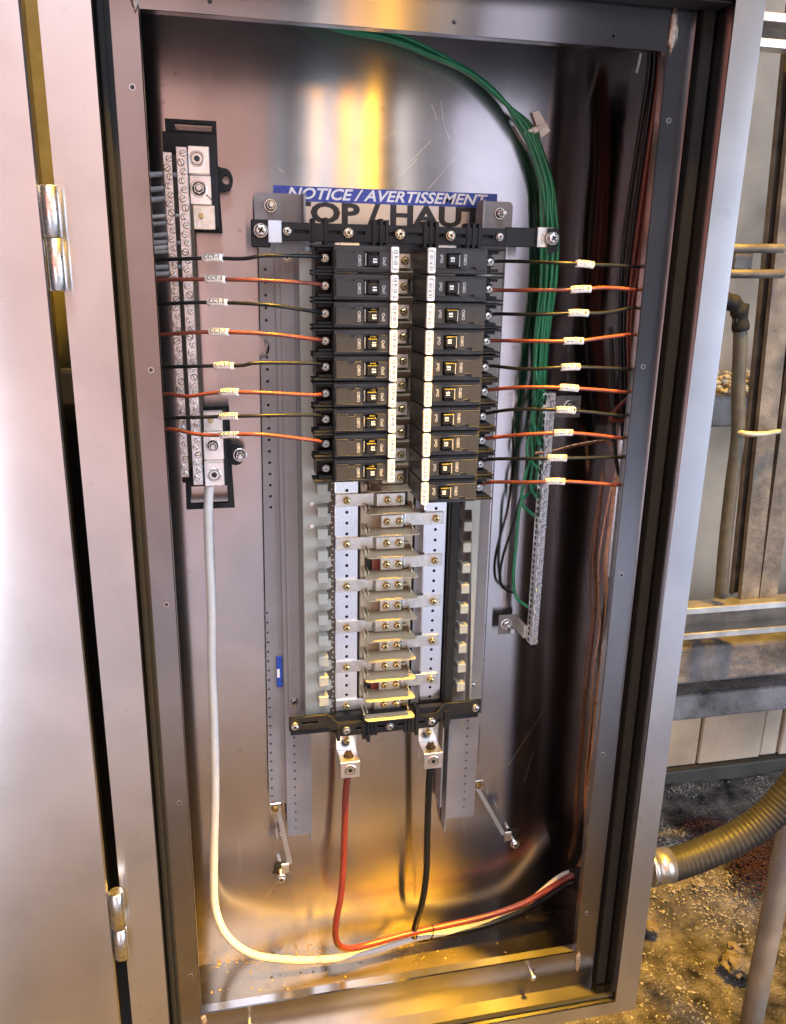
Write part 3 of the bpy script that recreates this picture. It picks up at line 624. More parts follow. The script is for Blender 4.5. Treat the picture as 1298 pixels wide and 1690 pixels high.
# bus bars
for x0, x1 in ((0.1700, 0.1945), (0.2720, 0.2965)):
    xc = (x0 + x1) / 2
    hs = [disc_pts(xc, -0.414 - 0.0125 * k, 0.0018, 12) for k in range(24) if -0.414 - 0.0125 * k > -0.705]
    lplate('bus_bar', rect(x0, x1, -0.757, -0.166), hs, 0.0970, 0.1000, TIN)
    lbx('bus_edge', (x0 - .0008, x0 + 0.0008, 0.1001, 0.108, -0.70, -0.17), TIN)
# straps joining each bus to the stabs
SL = [-0.185 - 0.0252 * k for k in range(0, 21, 2)]; SR = [-0.185 - 0.0252 * k for k in range(1, 20, 2)]
def strap(x0, x1, xb, z, left):
    h = 0.0072; bm = bmesh.new()
    ya, yb = (0.0945, 0.0905)
    prof = [(x0, ya), (xb - 0.002, ya), (xb + 0.002, yb), (x1, yb)] if left else [(x0, yb), (xb - 0.002, yb), (xb + 0.002, ya), (x1, ya)]
    rows = []
    for dy in (0, 0.0022):
        for zz in (z - h, z + h): rows.append([bm.verts.new((x, y + dy, zz)) for x, y in prof])
    a, b, c, d = rows
    for i in range(3):
        bm.faces.new((a[i], a[i + 1], b[i + 1], b[i])); bm.faces.new((c[i], d[i], d[i + 1], c[i + 1])); bm.faces.new((b[i], b[i + 1], d[i + 1], d[i])); bm.faces.new((a[i], c[i], c[i + 1], a[i + 1]))
    for i in (0, 3): bm.faces.new((a[i], b[i], d[i], c[i]))
    L_(mesh_obj('connector_strap', bm, ALU, lc, 0.0004))
for z, left in sorted([(z, True) for z in SL] + [(z, False) for z in SR]):
    if left: strap(0.1690, 0.2465, 0.213, z, True)
    else: strap(0.2195, 0.2925, 0.246, z, False)
    lscrew((0.2402, 0.0895, z), 0.0043, 'cross', BRASS)
    if z < -0.40:
        lscrew((0.2262, 0.0895, z), 0.0043, 'cross', BRASS)
        lscrew((0.1815 if left else 0.2835, 0.0930, z), 0.0043, 'cross', BRASS)
# barriers (fins) between straps, front edge turned up at the left
def fin(z):
    yf, yb = (0.0680 if z < -0.41 else 0.0860), 0.1000; t = 0.0007
    outl = [(0.2000, yb), (0.2000, yf + 0.006), (0.2008, yf + 0.0025), (0.2030, yf + 0.0004), (0.2060, yf), (0.2560, yf), (0.2585, yf + 0.0015), (0.2592, yf + 0.004), (0.2560, yb)]
    bm = bmesh.new()
    a = [bm.verts.new((x, y, z + t + (0.0 if y > yf + .01 else -0.0004))) for x, y in outl]; b = [bm.verts.new((x, y, z - t)) for x, y in outl]
    bm.faces.new(a); bm.faces.new(b[::-1])
    for i in range(len(outl)): j = (i + 1) % len(outl); bm.faces.new((a[i], b[i], b[j], a[j]))
    box(bm, 0.1995, 0.2012, min(yf + .010, .094), yb, z + t, z + 0.006)
    box(bm, 0.2040, 0.2056, max(0.083, yf + .004), yb, z + t, z + 0.0045); box(bm, 0.2535, 0.2550, max(0.083, yf + .004), yb, z + t, z + 0.0045)
    return bm
for j in range(0, 21):
    L_(mesh_obj('barrier_fin', fin(-0.1955 - 0.0251 * j), PLBG, lc))
for j, z in enumerate([-0.437 - 0.0252 * i for i in range(0, 11)]):
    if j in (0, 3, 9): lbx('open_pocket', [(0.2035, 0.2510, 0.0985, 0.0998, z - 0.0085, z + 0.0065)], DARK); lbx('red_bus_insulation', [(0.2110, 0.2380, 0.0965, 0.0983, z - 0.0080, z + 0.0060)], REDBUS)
    elif j % 2 == 0: lbx('pocket_rib', (0.243, 0.2530, 0.094, 0.0995, z - .003, z - .0015), PLBG)
# black crossbars
def bar(z, zm, ys, xs, ribs, slots, name='crossbar'):
    y0, y1 = ys; hb = 0.0085
    xa, xb = xs
    outl = [(xa, z - hb), (xa + 0.045, z - hb), (xa + 0.058, zm - hb), (xb - 0.058, zm - hb), (xb - 0.045, z - hb), (xb, z - hb), (xb, z + hb), (xb - .045, z + hb), (xb - .058, zm + hb), (xa + .058, zm + hb), (xa + .045, z + hb), (xa, z + hb)]
    hs = [rect(a, b, zc - 0.0015, zc + 0.0015) for a, b, zc in slots]
    lplate(name, outl, hs, y0, y1, PLB, 0.0004)
    lbx('crossbar_web', (xa + .002, xb - .002, y1, y1 + 0.009, min(z, zm) - 0.003, max(z, zm) + 0.003), PLB)
    for x, za, zb_, dy in ribs: lbx('rib', (x - 0.0018, x + 0.0018, y0 - dy, y1 + 0.014, za, zb_), PLB, 0.0004)
bar(-0.1602, -0.1602, (0.079, 0.083), (0.1135, 0.3430),
    [(0.1460, -0.170, -0.1475, .001), (0.158, -0.178, -0.1465, .001), (0.206, -0.176, -0.147, .002), (0.213, -0.176, -0.146, .002), (0.219, -0.170, -0.147, .001), (0.258, -0.176, -0.147, .002), (0.264, -0.176, -0.146, .001), (0.270, -0.176, -0.147, .002), (0.303, -0.176, -0.1475, .001), (0.309, -0.176, -0.147, .001), (0.315, -0.176, -0.1475, .001)],
    [(0.127, 0.142, -0.160), (0.161, 0.172, -0.160), (0.189, 0.197, -0.160), (0.221, 0.226, -0.160), (0.240, 0.255, -0.160), (0.272, 0.277, -0.160), (0.290, 0.300, -0.160), (0.318, 0.329, -0.160)])
for x, r in ((0.1205, 0.0040), (0.1800, 0.0049), (0.2320, 0.0049), (0.2840, 0.0049), (0.3360, 0.0040)): lscrew((x, 0.0775, -0.1600), r, 'cross', ZINC if r < .0045 else simple('warm_zinc', (0.72, 0.66, 0.52), 0.3, metal=1.0) if 'warm_zinc' not in MATS else MATS['warm_zinc'])
bar(-0.6985, -0.7120, (0.079, 0.083), (0.1125, 0.3440),
    [(0.1700, -0.726, -0.706, .001), (0.200, -0.727, -0.695, .001), (0.2055, -0.731, -0.700, .002), (0.2100, -0.723, -0.704, .001), (0.2145, -0.723, -0.704, .001), (0.2500, -0.723, -0.704, .001), (0.2545, -0.723, -0.704, .001), (0.2590, -0.724, -0.704, .001), (0.2640, -0.728, -0.694, .002), (0.300, -0.724, -0.700, .002), (0.304, -0.718, -0.70, .001)],
    [(0.127, 0.146, -0.6985), (0.162, 0.173, -0.712), (0.190, 0.197, -0.712), (0.212, 0.224, -0.712), (0.240, 0.252, -0.712), (0.266, 0.274, -0.712), (0.291, 0.303, -0.712)])
for x, z, m_ in ((0.1190, -0.7000, 0), (0.1790, -0.7120, 1), (0.2310, -0.7120, 1), (0.2820, -0.7110, 1), (0.3365, -0.6990, 0)): lscrew((x, 0.0775, z), 0.0047, 'cross', ZINC)
lbx('bar_shelf', [(0.166, 0.198, 0.082, 0.100, -0.7080, -0.7030), (0.268, 0.302, 0.082, 0.100, -0.7080, -0.7030)], PLB, 0.0008)
# bus end cards above the top bar
# top mounting brackets
for x0, x1, bxp, r in ((0.0920, 0.1410, 0.1080, 0.0066), (0.3245, 0.3645, 0.3500, 0.0062)):
    lplate('mounting_bracket', rect(x0, x1, -0.166, -0.1225, 0.005), [], 0.1215, 0.1237, GREY)
    lbx('bracket_fold', (x1 - .002, x1, 0.100, 0.1214, -0.1525, -0.1230) if x0 < .2 else (x0, x0 + .002, 0.100, 0.1214, -0.1540, -0.1230), GREY)
    lbx('bracket_fold', (0.112, 0.141, 0.098, 0.1214, -0.1525, -0.1505) if x0 < .2 else (0.327, 0.3560, 0.098, 0.1214, -0.1540, -0.1520), GREY)
    screw('bolt', Vector((bxp, 0.1212, -0.1345)) - L0, r, 'nut', ZINC, lc, ang=0.3, h=0.007)
# corner feet of the top bar
p = at(432, 380, 0.07)
lbx('foot', [(0.0860, 0.1045, 0.0800, 0.0830, -0.1755, -0.1500)], PLB, 0.001); lscrew((0.0950, 0.0785, -0.1600), 0.0068, 'cross', ZINC)
tp = lbx('tape_patch', (0.1022, 0.1150, 0.0772, 0.0785, -0.1710, -0.1505), TAPE, 0.002)
lbx('cross_arm', (0.3435, 0.3790, 0.0815, 0.0850, -0.1690, -0.1500), PLB, 0.0008)
lbx('clip', [(0.3775, 0.3960, 0.0795, 0.0814, -0.1690, -0.1490), (0.3770, 0.3790, 0.0780, 0.0795, -0.1670, -0.1510)], ALU, 0.0005)
lplate('foot', [(0.3880, -0.1500), (0.4000, -0.1500), (0.4000, -0.1720), (0.3900, -0.1760), (0.3890, -0.1680)], [], 0.0765, 0.0790, PLB)
lscrew((0.3925, 0.0750, -0.1600), 0.0066, 'cross', ZINC)
# plate screws
for px, py in ((474, 425), (486, 1157)): p = at(px, py, 0.1150); lscrew(p, 0.0046, 'cross', ZINC)
p = at(780, 1130, 0.1180); lscrew(p, 0.0042, 'cross', ZINC)
# lower stand-off arms
for pts, Ys, name in ((((460, 1338), (479, 1426)), (0.1175, 0.0985), 'standoff_arm'), (((789, 1302), (832, 1378)), (0.1175, 0.0995), 'standoff_arm')):
    P = [at(*q, y) - L0 for q, y in zip(pts, Ys)]
    bm = bmesh.new(); n_ = len(P)
    for a, b in zip(P, P[1:]):
        q = [bm.verts.new(v) for v in (a + Vector((-.0029, 0, 0)), a + Vector((.0029, 0, 0)), b + Vector((.0029, 0, 0)), b + Vector((-.0029, 0, 0)), a + Vector((-.0029, .002, 0)), a + Vector((.0029, .002, 0)), b + Vector((.0029, .002, 0)), b + Vector((-.0029, .002, 0)))]
        for f in ((0, 1, 2, 3), (7, 6, 5, 4), (0, 4, 5, 1), (2, 6, 7, 3), (0, 3, 7, 4), (1, 5, 6, 2)): bm.faces.new([q[i] for i in f])
    mesh_obj(name, bm, simple('arm_steel', (0.34, 0.31, 0.27), 0.4, metal=1.0) if 'arm_steel' not in MATS else MATS['arm_steel'], lc)
for px, py, fx, fy in ((455, 1332, 463, 1437), (789, 1294, 845, 1382)):
    p = at(px, py, 0.1215); lbx('standoff_clip', (p.x - .0068, p.x + .0068, 0.1190, 0.1205, p.z - .0080, p.z + .0070), ZINC, 0.0008); lscrew((p.x, 0.1185, p.z), 0.0044, 'slot', BRASS)
    q = at(fx, fy, 0.100)
    sg = 1 if px < 600 else -1
    lplate('standoff_foot', [(q.x - .010, q.z - .003), (q.x + .004, q.z - .008), (q.x + .010, q.z + .010), (q.x - .006, q.z + .014)], [], 0.1000, 0.1020, PLB)
    lbx('foot_clip', (q.x + sg * .006 - .005, q.x + sg * .006 + .005, 0.0975, 0.0998, q.z - .004, q.z + .011), ALU, 0.001)
    L_(tube('stud', [(q.x, 0.125, q.z + .004), (q.x, 0.090, q.z)], 0.0022, ZINC, lc, 10, 3)); lscrew((q.x, 0.088, q.z - .001), 0.0058, 'cross', ZINC)
for px, py in ((466, 1378),):
    p = at(px, py, 0.136); screw('bolt', p - L0, 0.0050, 'nut', ZINC, lc, h=0.004)
# main lugs
for xc, lz in ((0.1825, -0.7610), (0.2838, -0.7610)):
    x0, x1 = xc - 0.0118, xc + 0.0118
    bm = bmesh.new(); box(bm, x0, x1, 0.0700, 0.0965, lz - 0.0108, lz + 0.0108)
    lug = L_(mesh_obj('main_lug', bm, simple('lug_aluminium', (0.74, 0.72, 0.70), 0.34, metal=1.0, var=0.08, scale=60) if 'lug_aluminium' not in MATS else MATS['lug_aluminium'], lc, 0.0006))
    for z in (-0.7270, -0.7370): lscrew((xc, 0.0955, z), 0.0040, 'cross', BRASS)
    screw('set_screw', (xc, 0.0697, lz), 0.0072, 'socket', simple('lug_screw', (0.74, 0.70, 0.64), 0.3, metal=1.0) if 'lug_screw' not in MATS else MATS['lug_screw'], lug, h=0.004)
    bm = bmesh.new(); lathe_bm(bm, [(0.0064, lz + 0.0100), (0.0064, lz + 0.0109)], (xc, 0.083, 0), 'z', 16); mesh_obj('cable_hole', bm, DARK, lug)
    bm = bmesh.new()
    for k in range(19):
        a = k * 2.4; rr = 0.0042 * math.sqrt(k / 19.0); lathe_bm(bm, [(0.0009, lz + 0.008), (0.0009, lz + 0.0160 + random.uniform(-.0008, .0008))], (xc + rr * math.cos(a), 0.083 + rr * math.sin(a), 0), 'z', 6)
    mesh_obj('strand_ends', bm, simple('dark_strands', (0.07, 0.045, 0.03), 0.5, metal=0.5) if 'dark_strands' not in MATS else MATS['dark_strands'], lug)

# ------------------------------------------------------------------ breakers
def build_breaker():
    r = bpy.data.objects.new('circuit_breaker', None); COL.objects.link(r)
    # case (x: 0 = centre end with the label, -0.075 = terminal end)
    bx('case', [(-0.0605, 0.0, 0.0065, 0.060, -0.0121, 0.0121), (-0.0745, -0.0605, 0.0320, 0.060, -0.0121, 0.0121)], PLG, r, 0.0006)
    bx('ear', [(-0.0800, -0.0606, 0.0085, 0.0320, 0.0100, 0.0121)], EAR, r, 0.0004)
    bx('ear', [(-0.0800, -0.0606, 0.0085, 0.0320, -0.0121, -0.0100)], EAR, r, 0.0004)
    bx('case_wall', [(-0.0745, -0.0606, 0.0120, 0.0319, 0.0070, 0.0096), (-0.0745, -0.0606, 0.0120, 0.0319, -0.0096, -0.0070)], EAR, r, 0.0004)
    hole = rect(-0.0325, -0.0180, -0.0070, 0.0072)
    f1 = plate('cover', rect(-0.0600, -0.0006, -0.0108, 0.0108), [hole], 0.0030, 0.0064, PLG, r)
    outl = [(-0.0590, -0.0085), (-0.0080, -0.0085), (-0.0080, 0.0072), (-0.0180, 0.0072), (-0.0180, 0.0071), (-0.0400, 0.0071), (-0.0412, 0.0050), (-0.0468, 0.0050), (-0.0480, 0.0075), (-0.0590, 0.0075)]
    f2 = plate('cover_face', outl, [rect(-0.0325, -0.0182, -0.0068, 0.0065)], 0.0000, 0.0030, PLG, r, 0.0003)
    ln = [(-0.0590, 0.0075), (-0.0480, 0.0075), (-0.0468, 0.0050), (-0.0412, 0.0050), (-0.0400, 0.0071), (-0.0345, 0.0071)]
    bm = bmesh.new(); tube_bm(bm, None, 0.00016, 4, path=[Vector((x, -0.00005, z)) for x, z in ln]); mesh_obj('moulding_line', bm, EDGE, r)
    for za, yy_, x0_, x1_ in ((-0.0085, 0.0, -0.059, -0.008), (0.0108, 0.0031, -0.060, -0.0075), (0.0121, 0.0066, -0.0605, -0.0075)):
        bm = bmesh.new(); tube_bm(bm, None, 0.00016, 4, path=[Vector((x0_, yy_, za)), Vector((x1_, yy_, za))]); mesh_obj('moulding_line', bm, EDGE, r)
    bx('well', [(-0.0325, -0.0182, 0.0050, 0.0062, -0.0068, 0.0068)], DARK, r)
    h = bx('handle', [(-0.0298, -0.0190, -0.0042, 0.0049, -0.0060, 0.0040), (-0.0270, -0.0200, -0.0020, 0.0049, 0.0040, 0.0060)], PLB, r, 0.0008)
    text('rating_mark', '15', 0.0050, WHITEINK, (-0.0232, -0.0044, -0.0010), h, rot=math.pi / 2, bold=0.00022)
    bx('on_mark', [(-0.0316, -0.0306, -0.0004, 0.0040, -0.0056, 0.0052)], WHITEINK2, r)
    text('lettering', 'Off/O', 0.0042, WHITEINK2, (-0.0370, -0.0002, -0.0012), r, rot=math.pi / 2, bold=0.00012)
    text('lettering', 'On/I', 0.0042, WHITEINK2, (-0.0135, -0.0002, -0.0016), r, rot=math.pi / 2, bold=0.00012)
    lab = plate('type_label', rect(-0.0072, 0.0003, -0.0117, 0.0117, 0.0015, 3), [], -0.0020, 0.0028, LABEL, r, 0.0003)
    text('lettering', '15 P-10  2', 0.0046, INK, (-0.0030, -0.0022, 0), lab, rot=math.pi / 2)
    bm = bmesh.new()
    for i in range(9): box(bm, -0.0061, -0.0056, -0.0022, -0.0020, -0.0085 + i * .0019, -0.0085 + i * .0019 + random.uniform(.0008, .0014))
    mesh_obj('small_print', bm, INK, lab)
    ts = screw('terminal_screw', (-0.0672, 0.0165, 0.0005), 0.0038, 'cross', ZINC, r, ang=0.6, h=0.003)
    bx('terminal_clamp', [(-0.0735, -0.0625, 0.0240, 0.0318, -0.0045, 0.0050)], PLB, r, 0.0004)
    return r
proto = build_breaker()
def copy_tree(o, parent=None):
    c = o.copy(); COL.objects.link(c)
    if parent is not None: c.parent = parent
    for ch in list(o.children): copy_tree(ch, c)
    return c
ORD = ['top', 'second', 'third', 'fourth', 'fifth', 'sixth', 'seventh', 'eighth', 'ninth', 'bottom']
first = True
for side in (0, 1):
    for k in range(9 + side):
        b = proto if first else copy_tree(proto); first = False
        z = -0.185 - 0.0254 * k
        if side == 0:
            b.location = (0.2190, 0.0255, z); cct = 2 * k + 1
            lab = ('black 15 amp breaker fed by the CCT-%d wire, %s of the left column' % (cct, ORD[k])) if k < 8 else 'bottom breaker of the left column, with an empty terminal and no wire'
        else:
            b.location = (0.2480, 0.0255, z); b.rotation_euler = (0, math.pi, 0); cct = 2 * k + 2
            lab = 'black 15 amp breaker fed by the CCT-%d wire, %s of the right column' % (cct, ORD[k])
        b.rotation_euler.y += random.uniform(-.006, .006); b.location.y += random.uniform(-.0006, .0006)
        tag(b, lab, 'circuit breaker', 'breakers plugged into the load centre')

# ------------------------------------------------------------------ branch wires with marker sleeves
LW = {1: ((262, 429), (345, 426), (400, 427), (440, 422), (520, 423)), 3: ((264, 462), (345, 461), (440, 463), (518, 468)), 5: ((266, 502), (345, 499), (440, 503), (518, 514)),
      7: ((270, 552), (345, 548), (440, 551), (518, 560)), 9: ((273, 606), (345, 604), (400, 603), (425, 599), (518, 600)), 11: ((275, 650), (310, 654), (360, 648), (430, 648), (518, 652)),
      13: ((279, 690), (350, 688), (430, 686), (518, 685)), 15: ((279, 708), (330, 717), (375, 718), (430, 717), (518, 727))}
LX = {1: 355, 3: 358, 5: 360, 7: 360, 9: 366, 11: 373, 13: 370, 15: 371}
RW = {2: ((828, 431), (900, 433), (960, 436), (1056, 441)), 4: ((826, 479), (880, 479), (957, 478), (1000, 475), (1058, 480)), 6: ((822, 518), (880, 519), (950, 517), (1000, 516), (1056, 506)),
      8: ((818, 562), (880, 563), (950, 563), (1000, 557), (1052, 551)), 10: ((814, 604), (870, 609), (950, 606), (1050, 610)), 12: ((811, 643), (870, 639), (950, 641), (1042, 648)),
      14: ((810, 681), (860, 675), (948, 678), (1042, 688)), 16: ((808, 723), (870, 717), (946, 715), (1034, 724)), 18: ((808, 758), (870, 757), (938, 756), (1032, 754)), 20: ((810, 796), (870, 796), (940, 795), (1027, 801))}
RX = {2: 961, 4: 957, 6: 956, 8: 952, 10: 950, 12: 950, 14: 948, 16: 946, 18: 939, 20: 939}
def interp_path(P, x):
    for a, b in zip(P, P[1:]):
        if (a.x - x) * (b.x - x) <= 0 and a.x != b.x: t = (x - a.x) / (b.x - a.x); return a.lerp(b, t), (b - a).normalized()
    return P[-1], (P[-1] - P[-2]).normalized()
def branch(n, pix, lx, left):
    k = len(pix)
    Yf = (lambda t: 0.058 * (1 - t) ** 1.2 + 0.036 * t ** 6 - 0.006) if left else (lambda t: 0.040 * (1 - t) + 0.020 * t - 0.15 * t * (1 - t) + 0.002)
    x0, x1 = pix[0][0], pix[-1][0]; P = [at(px, py, Yf((px - x0) / (x1 - x0))) for px, py in pix]
    if left: P = [Vector((-0.030, P[0].y + .01, P[0].z - .003))] + P + [Vector((0.151, 0.0455, -0.1845 - 0.0254 * (n // 2)))]
    else: P = [Vector((0.3160, 0.0455, -0.1855 - 0.0254 * (n // 2 - 1)))] + P + [Vector((P[-1].x + 0.022, P[-1].y + .03, P[-1].z - .006))]
    red = (n % 4) in (3, 0); m = WRED if red else WBLK
    base = P[0].copy()
    r = empty('branch_wire', base, '%s wire with white marker CCT-%d running to the %s column of breakers' % ('red' if red else 'black', n, 'left' if left else 'right'), 'wire', 'numbered branch wires')
    rad = 0.00185 if red else 0.00175
    tube('insulation', [p - base for p in P], rad, m, r, 10, 8)
    path = smooth_path(P, 10); yy = Yf((lx - x0) / (x1 - x0)); c0 = at(lx, 500, yy)
    c, d = interp_path(path, c0.x)
    bm = bmesh.new(); half = 0.0098; d = (d + Vector((0, 0, random.uniform(-.04, .04)))).normalized()
    # folded tape flag: flattened sleeve
    up = Vector((0, 0, 1)); up = (up - d * up.dot(d)).normalized(); fr = d.cross(up) * (-1 if d.cross(up).y > 0 else 1)
    rings = []
    for i in range(6):
        t = -1 + 2 * i / 5; bend = 0.0004 * (1 - t * t)
        rings.append([bm.verts.new(c - base + d * half * t + up * (math.sin(a) * 0.0034 + bend) + fr * (math.cos(a) * 0.0024)) for a in [2 * math.pi * q / 14 for q in range(14)]])
    for a, b in zip(rings, rings[1:]):
        for q in range(14): bm.faces.new((a[q], a[(q + 1) % 14], b[(q + 1) % 14], b[q])).smooth = True
    bm.faces.new(rings[0]); bm.faces.new(rings[-1][::-1])
    sl = mesh_obj('marker_sleeve', bm, LABEL, r)
    t_ = text('lettering', 'CCT-%d' % n, 0.0050, INK, (0, 0, 0), sl, bold=0.00007, sx=1.12)
    t_.matrix_local = Matrix.Translation(c - base + fr * 0.0028 + up * 0.0013) @ Matrix((d, -fr, up)).transposed().to_4x4()
for n in LW: branch(n, LW[n], LX[n], True)
for n in RW: branch(n, RW[n], RX[n], False)

# ------------------------------------------------------------------ neutral bar assembly
nb = empty('neutral_bar', (0.03, 0.12, -0.25), 'pair of vertical silver neutral bars full of screws on black insulators at left', 'terminal bar')
N0 = nb.location.copy()
def N_(o): o.location = o.location - N0; return o
def nplate(name, outl, holes, y0, y1, mat, bev=0.0): return N_(plate(name, outl, holes, y0, y1, mat, nb, bev))
ear = [(0.058, -0.100)] + [(0.0635 + 0.0085 * math.cos(a), -0.1125 + 0.0110 * math.sin(a)) for a in [math.radians(q) for q in range(100, -101, -20)]] + [(0.0585, -0.124)]
nplate('insulator', [(0.010, -0.060), (0.0580, -0.060)] + ear + [(0.0600, -0.162), (0.012, -0.162)], [disc_pts(0.0655, -0.1125, 0.0040), rect(0.0190, 0.0540, -0.0695, -0.0640)], 0.118, 0.124, PLB, 0.0006)
N_(bx('insulator_block', (0.008, 0.0575, 0.098, 0.1178, -0.158, -0.074), PLB, nb, 0.001))
nplate('insulator', [(0.010, -0.447), (0.0615, -0.447), (0.0600, -0.400), (0.0605, -0.3985)] + [(0.0640 + 0.0105 * math.cos(a), -0.3880 + 0.0115 * math.sin(a)) for a in [math.radians(q) for q in range(-90, 91, 20)]] + [(0.0600, -0.376), (0.0595, -0.335), (0.012, -0.335)], [rect(0.0150, 0.0545, -0.4405, -0.4215)], 0.118, 0.124, PLB, 0.0006)
N_(bx('insulator_block', (0.008, 0.0560, 0.098, 0.1178, -0.412, -0.338), PLB, nb, 0.001))
# back strip between the insulators
N_(bx('spine', (0.0110, 0.0330, 0.0900, 0.0930, -0.395, -0.095), simple('brown_spine', (0.10, 0.075, 0.055), 0.5, metal=0.5), nb))
for x0, x1, yy, z1, z0 in ((0.0088, 0.0168, 0.0640, -0.0960, -0.3975), (0.0205, 0.0300, 0.0600, -0.0915, -0.4050)):
    bar_ = N_(bx('terminal_bar', (x0, x1, yy, yy + 0.020, z0, z1), ALW, nb, 0.0004))
    z = z1 - 0.0055; i = 0
    while z > z0 + 0.003:
        big = (i % 5 == 1)
        x = (x0 + x1) / 2 + (0.0011 if i % 2 == 0 else -0.0009)
        screw('slotted_screw', (x, yy - 0.0002, z), 0.0029 if big else 0.0025, 'slot', ZINC, bar_, ang=random.uniform(0, 3.1), h=0.0012 if big else 0.0006)
        z -= 0.0077; i += 1
# big lugs
def lug_nut(x0, x1, z0, z1, sock, dark=False):
    pass
N_(bx('lug_block', (0.0305, 0.0500, 0.0770, 0.0975, -0.1120, -0.0880), simple('neutral_lug', (0.80, 0.78, 0.77), 0.36, metal=1.0, var=0.06), nb, 0.0006)); screw('set_screw', Vector((0.0385, 0.0768, -0.0990)) - N0, 0.0070, 'socket', ZINC, nb, h=0.004)
NL = MATS['neutral_lug']
N_(bx('lug_tongue', (0.0305, 0.0505, 0.0880, 0.0975, -0.1380, -0.1122), NL, nb, 0.0005)); screw('bolt', Vector((0.0390, 0.0876, -0.1240)) - N0, 0.0078, 'nut', ZINC, nb, h=0.004)
N_(bx('link_plate', (0.0305, 0.0530, 0.0910, 0.0975, -0.1600, -0.1382), ALU, nb, 0.0004)); screw('screw', Vector((0.0400, 0.0905, -0.1480)) - N0, 0.0024, 'slot', BRASS, nb)
N_(bx('link_plate', (0.0310, 0.0520, 0.0900, 0.0975, -0.3560, -0.3360), ALU, nb, 0.0004)); screw('screw', Vector((0.0400, 0.0895, -0.3450)) - N0, 0.0026, 'slot', BRASS, nb)
N_(bx('lug_tongue', (0.0315, 0.0520, 0.0880, 0.0975, -0.3860, -0.3562), NL, nb, 0.0005)); screw('bolt', Vector((0.0410, 0.0876, -0.3705)) - N0, 0.0070, 'nut', ZINC, nb, h=0.004)
N_(bx('lug_block', (0.0315, 0.0515, 0.0770, 0.0975, -0.4110, -0.3862), NL, nb, 0.0006)); screw('set_screw', Vector((0.0412, 0.0768, -0.3990)) - N0, 0.0072, 'socket', ZINC, nb, h=0.004)
screw('bolt', Vector((0.0690, 0.1178, -0.3880)) - N0, 0.0075, 'nut', ZINC, nb, h=0.005)
# pen marks on the lugs
for a_ in range(4): N_(bx('pen_mark', (0.0440 + a_ * .0016, 0.0455 + a_ * .0016, 0.0873, 0.0879, -0.1290 - a_ * .0014, -0.1278 - a_ * .0014), DARK, nb))
# grey neutral wires clamped in the left bar
NW = [(288, 0.0024), (312, 0.0024), (329, 0.0025), (357, 0.0018), (369, 0.0018), (388, 0.0022), (400, 0.0022), (409, 0.0022), (416, 0.0018), (441, 0.0023), (452, 0.0023)]
for i, (py, rr) in enumerate(NW):
    p = at(258 + (py - 288) * .07, py, 0.075); q = at(284 + (py - 288) * .05, py + random.uniform(-2, 2), 0.075)
    lab = ('grey neutral wire clamped in the left bar, number %s from the top' % ORD[i]) if i < 10 else 'pale neutral wire clamped in the left bar just above the CCT-3 wire'
    lab = lab.replace('number top from the top', 'topmost one'); lab = lab.replace('number bottom from the top', 'tenth counting downwards').replace('number ', '')
    tag(tube('neutral_wire', [Vector((-0.045, p.y + .02, p.z - .004)), p, Vector((0.012 if i % 3 else 0.020, 0.076, q.z))], rr, WGRY if i % 4 != 3 else WWHT, None, 10, 8), lab, 'wire', 'grey neutral wires entering from the left')

# ------------------------------------------------------------------ ground bar
gb = empty('ground_bar', (0.409, 0.13, -0.47), 'long thin silver ground bar packed with slotted screws at right', 'terminal bar')
G0 = gb.location.copy()
def G_(o): o.location = o.location - G0; return o
bar_ = G_(bx('terminal_bar', (0.4050, 0.4140, 0.0860, 0.1000, -0.6255, -0.3210), ALW, gb, 0.0004))
z = -0.3255; i = 0
while z > -0.623:
    big = i % 5 in (1,)
    screw('slotted_screw', (0.4096 + (0.0012 if i % 2 else -0.0010), 0.0858, z), 0.0031 if big else 0.0026, 'slot', ZINC, bar_, ang=random.uniform(0, 3.1), h=0.0022 if i % 2 else 0.0012)
    z -= 0.0072; i += 1
bm = bmesh.new(); z = -0.326
while z > -0.622: 
    lathe_bm(bm, [(0.0024, 0.4047), (0.0024, 0.4052)], (0, 0.0935, z), 'x', 10); z -= 0.0072
mesh_obj('wire_holes', bm, DARK, bar_)
for (x0, x1, zc, bxx) in ((0.4140, 0.4640, -0.3430, 0.4500), (0.3785, 0.4050, -0.6150, 0.3885)):
    G_(bx('bracket', [(x0, x1, 0.1270, 0.1290, zc - 0.0135, zc + 0.0120)], simple('dark_galv', (0.22, 0.22, 0.22), 0.45, metal=0.7, var=0.2, scale=200) if 'dark_galv' not in MATS else MATS['dark_galv'], gb, 0.0004))
    G_(bx('bracket_arm', [(min(x1, 0.414) - 0.004, min(x1, 0.414), 0.1001, 0.1269, zc - 0.008, zc + 0.008)] if x0 < 0.4 else [(0.4141, 0.4180, 0.0960, 0.1269, zc - 0.008, zc + 0.008), (0.4090, 0.4140, 0.1003, 0.1040, zc - 0.008, zc + 0.008)], ALU, gb, 0.0004))
    screw('bolt', Vector((bxx, 0.1268, zc)) - G0, 0.0072, 'nut', ZINC, gb, h=0.0045)
    G_(tube('stud', [(bxx, 0.130, zc), (bxx, 0.104, zc)], 0.0027, ZINC, gb, 12, 2))

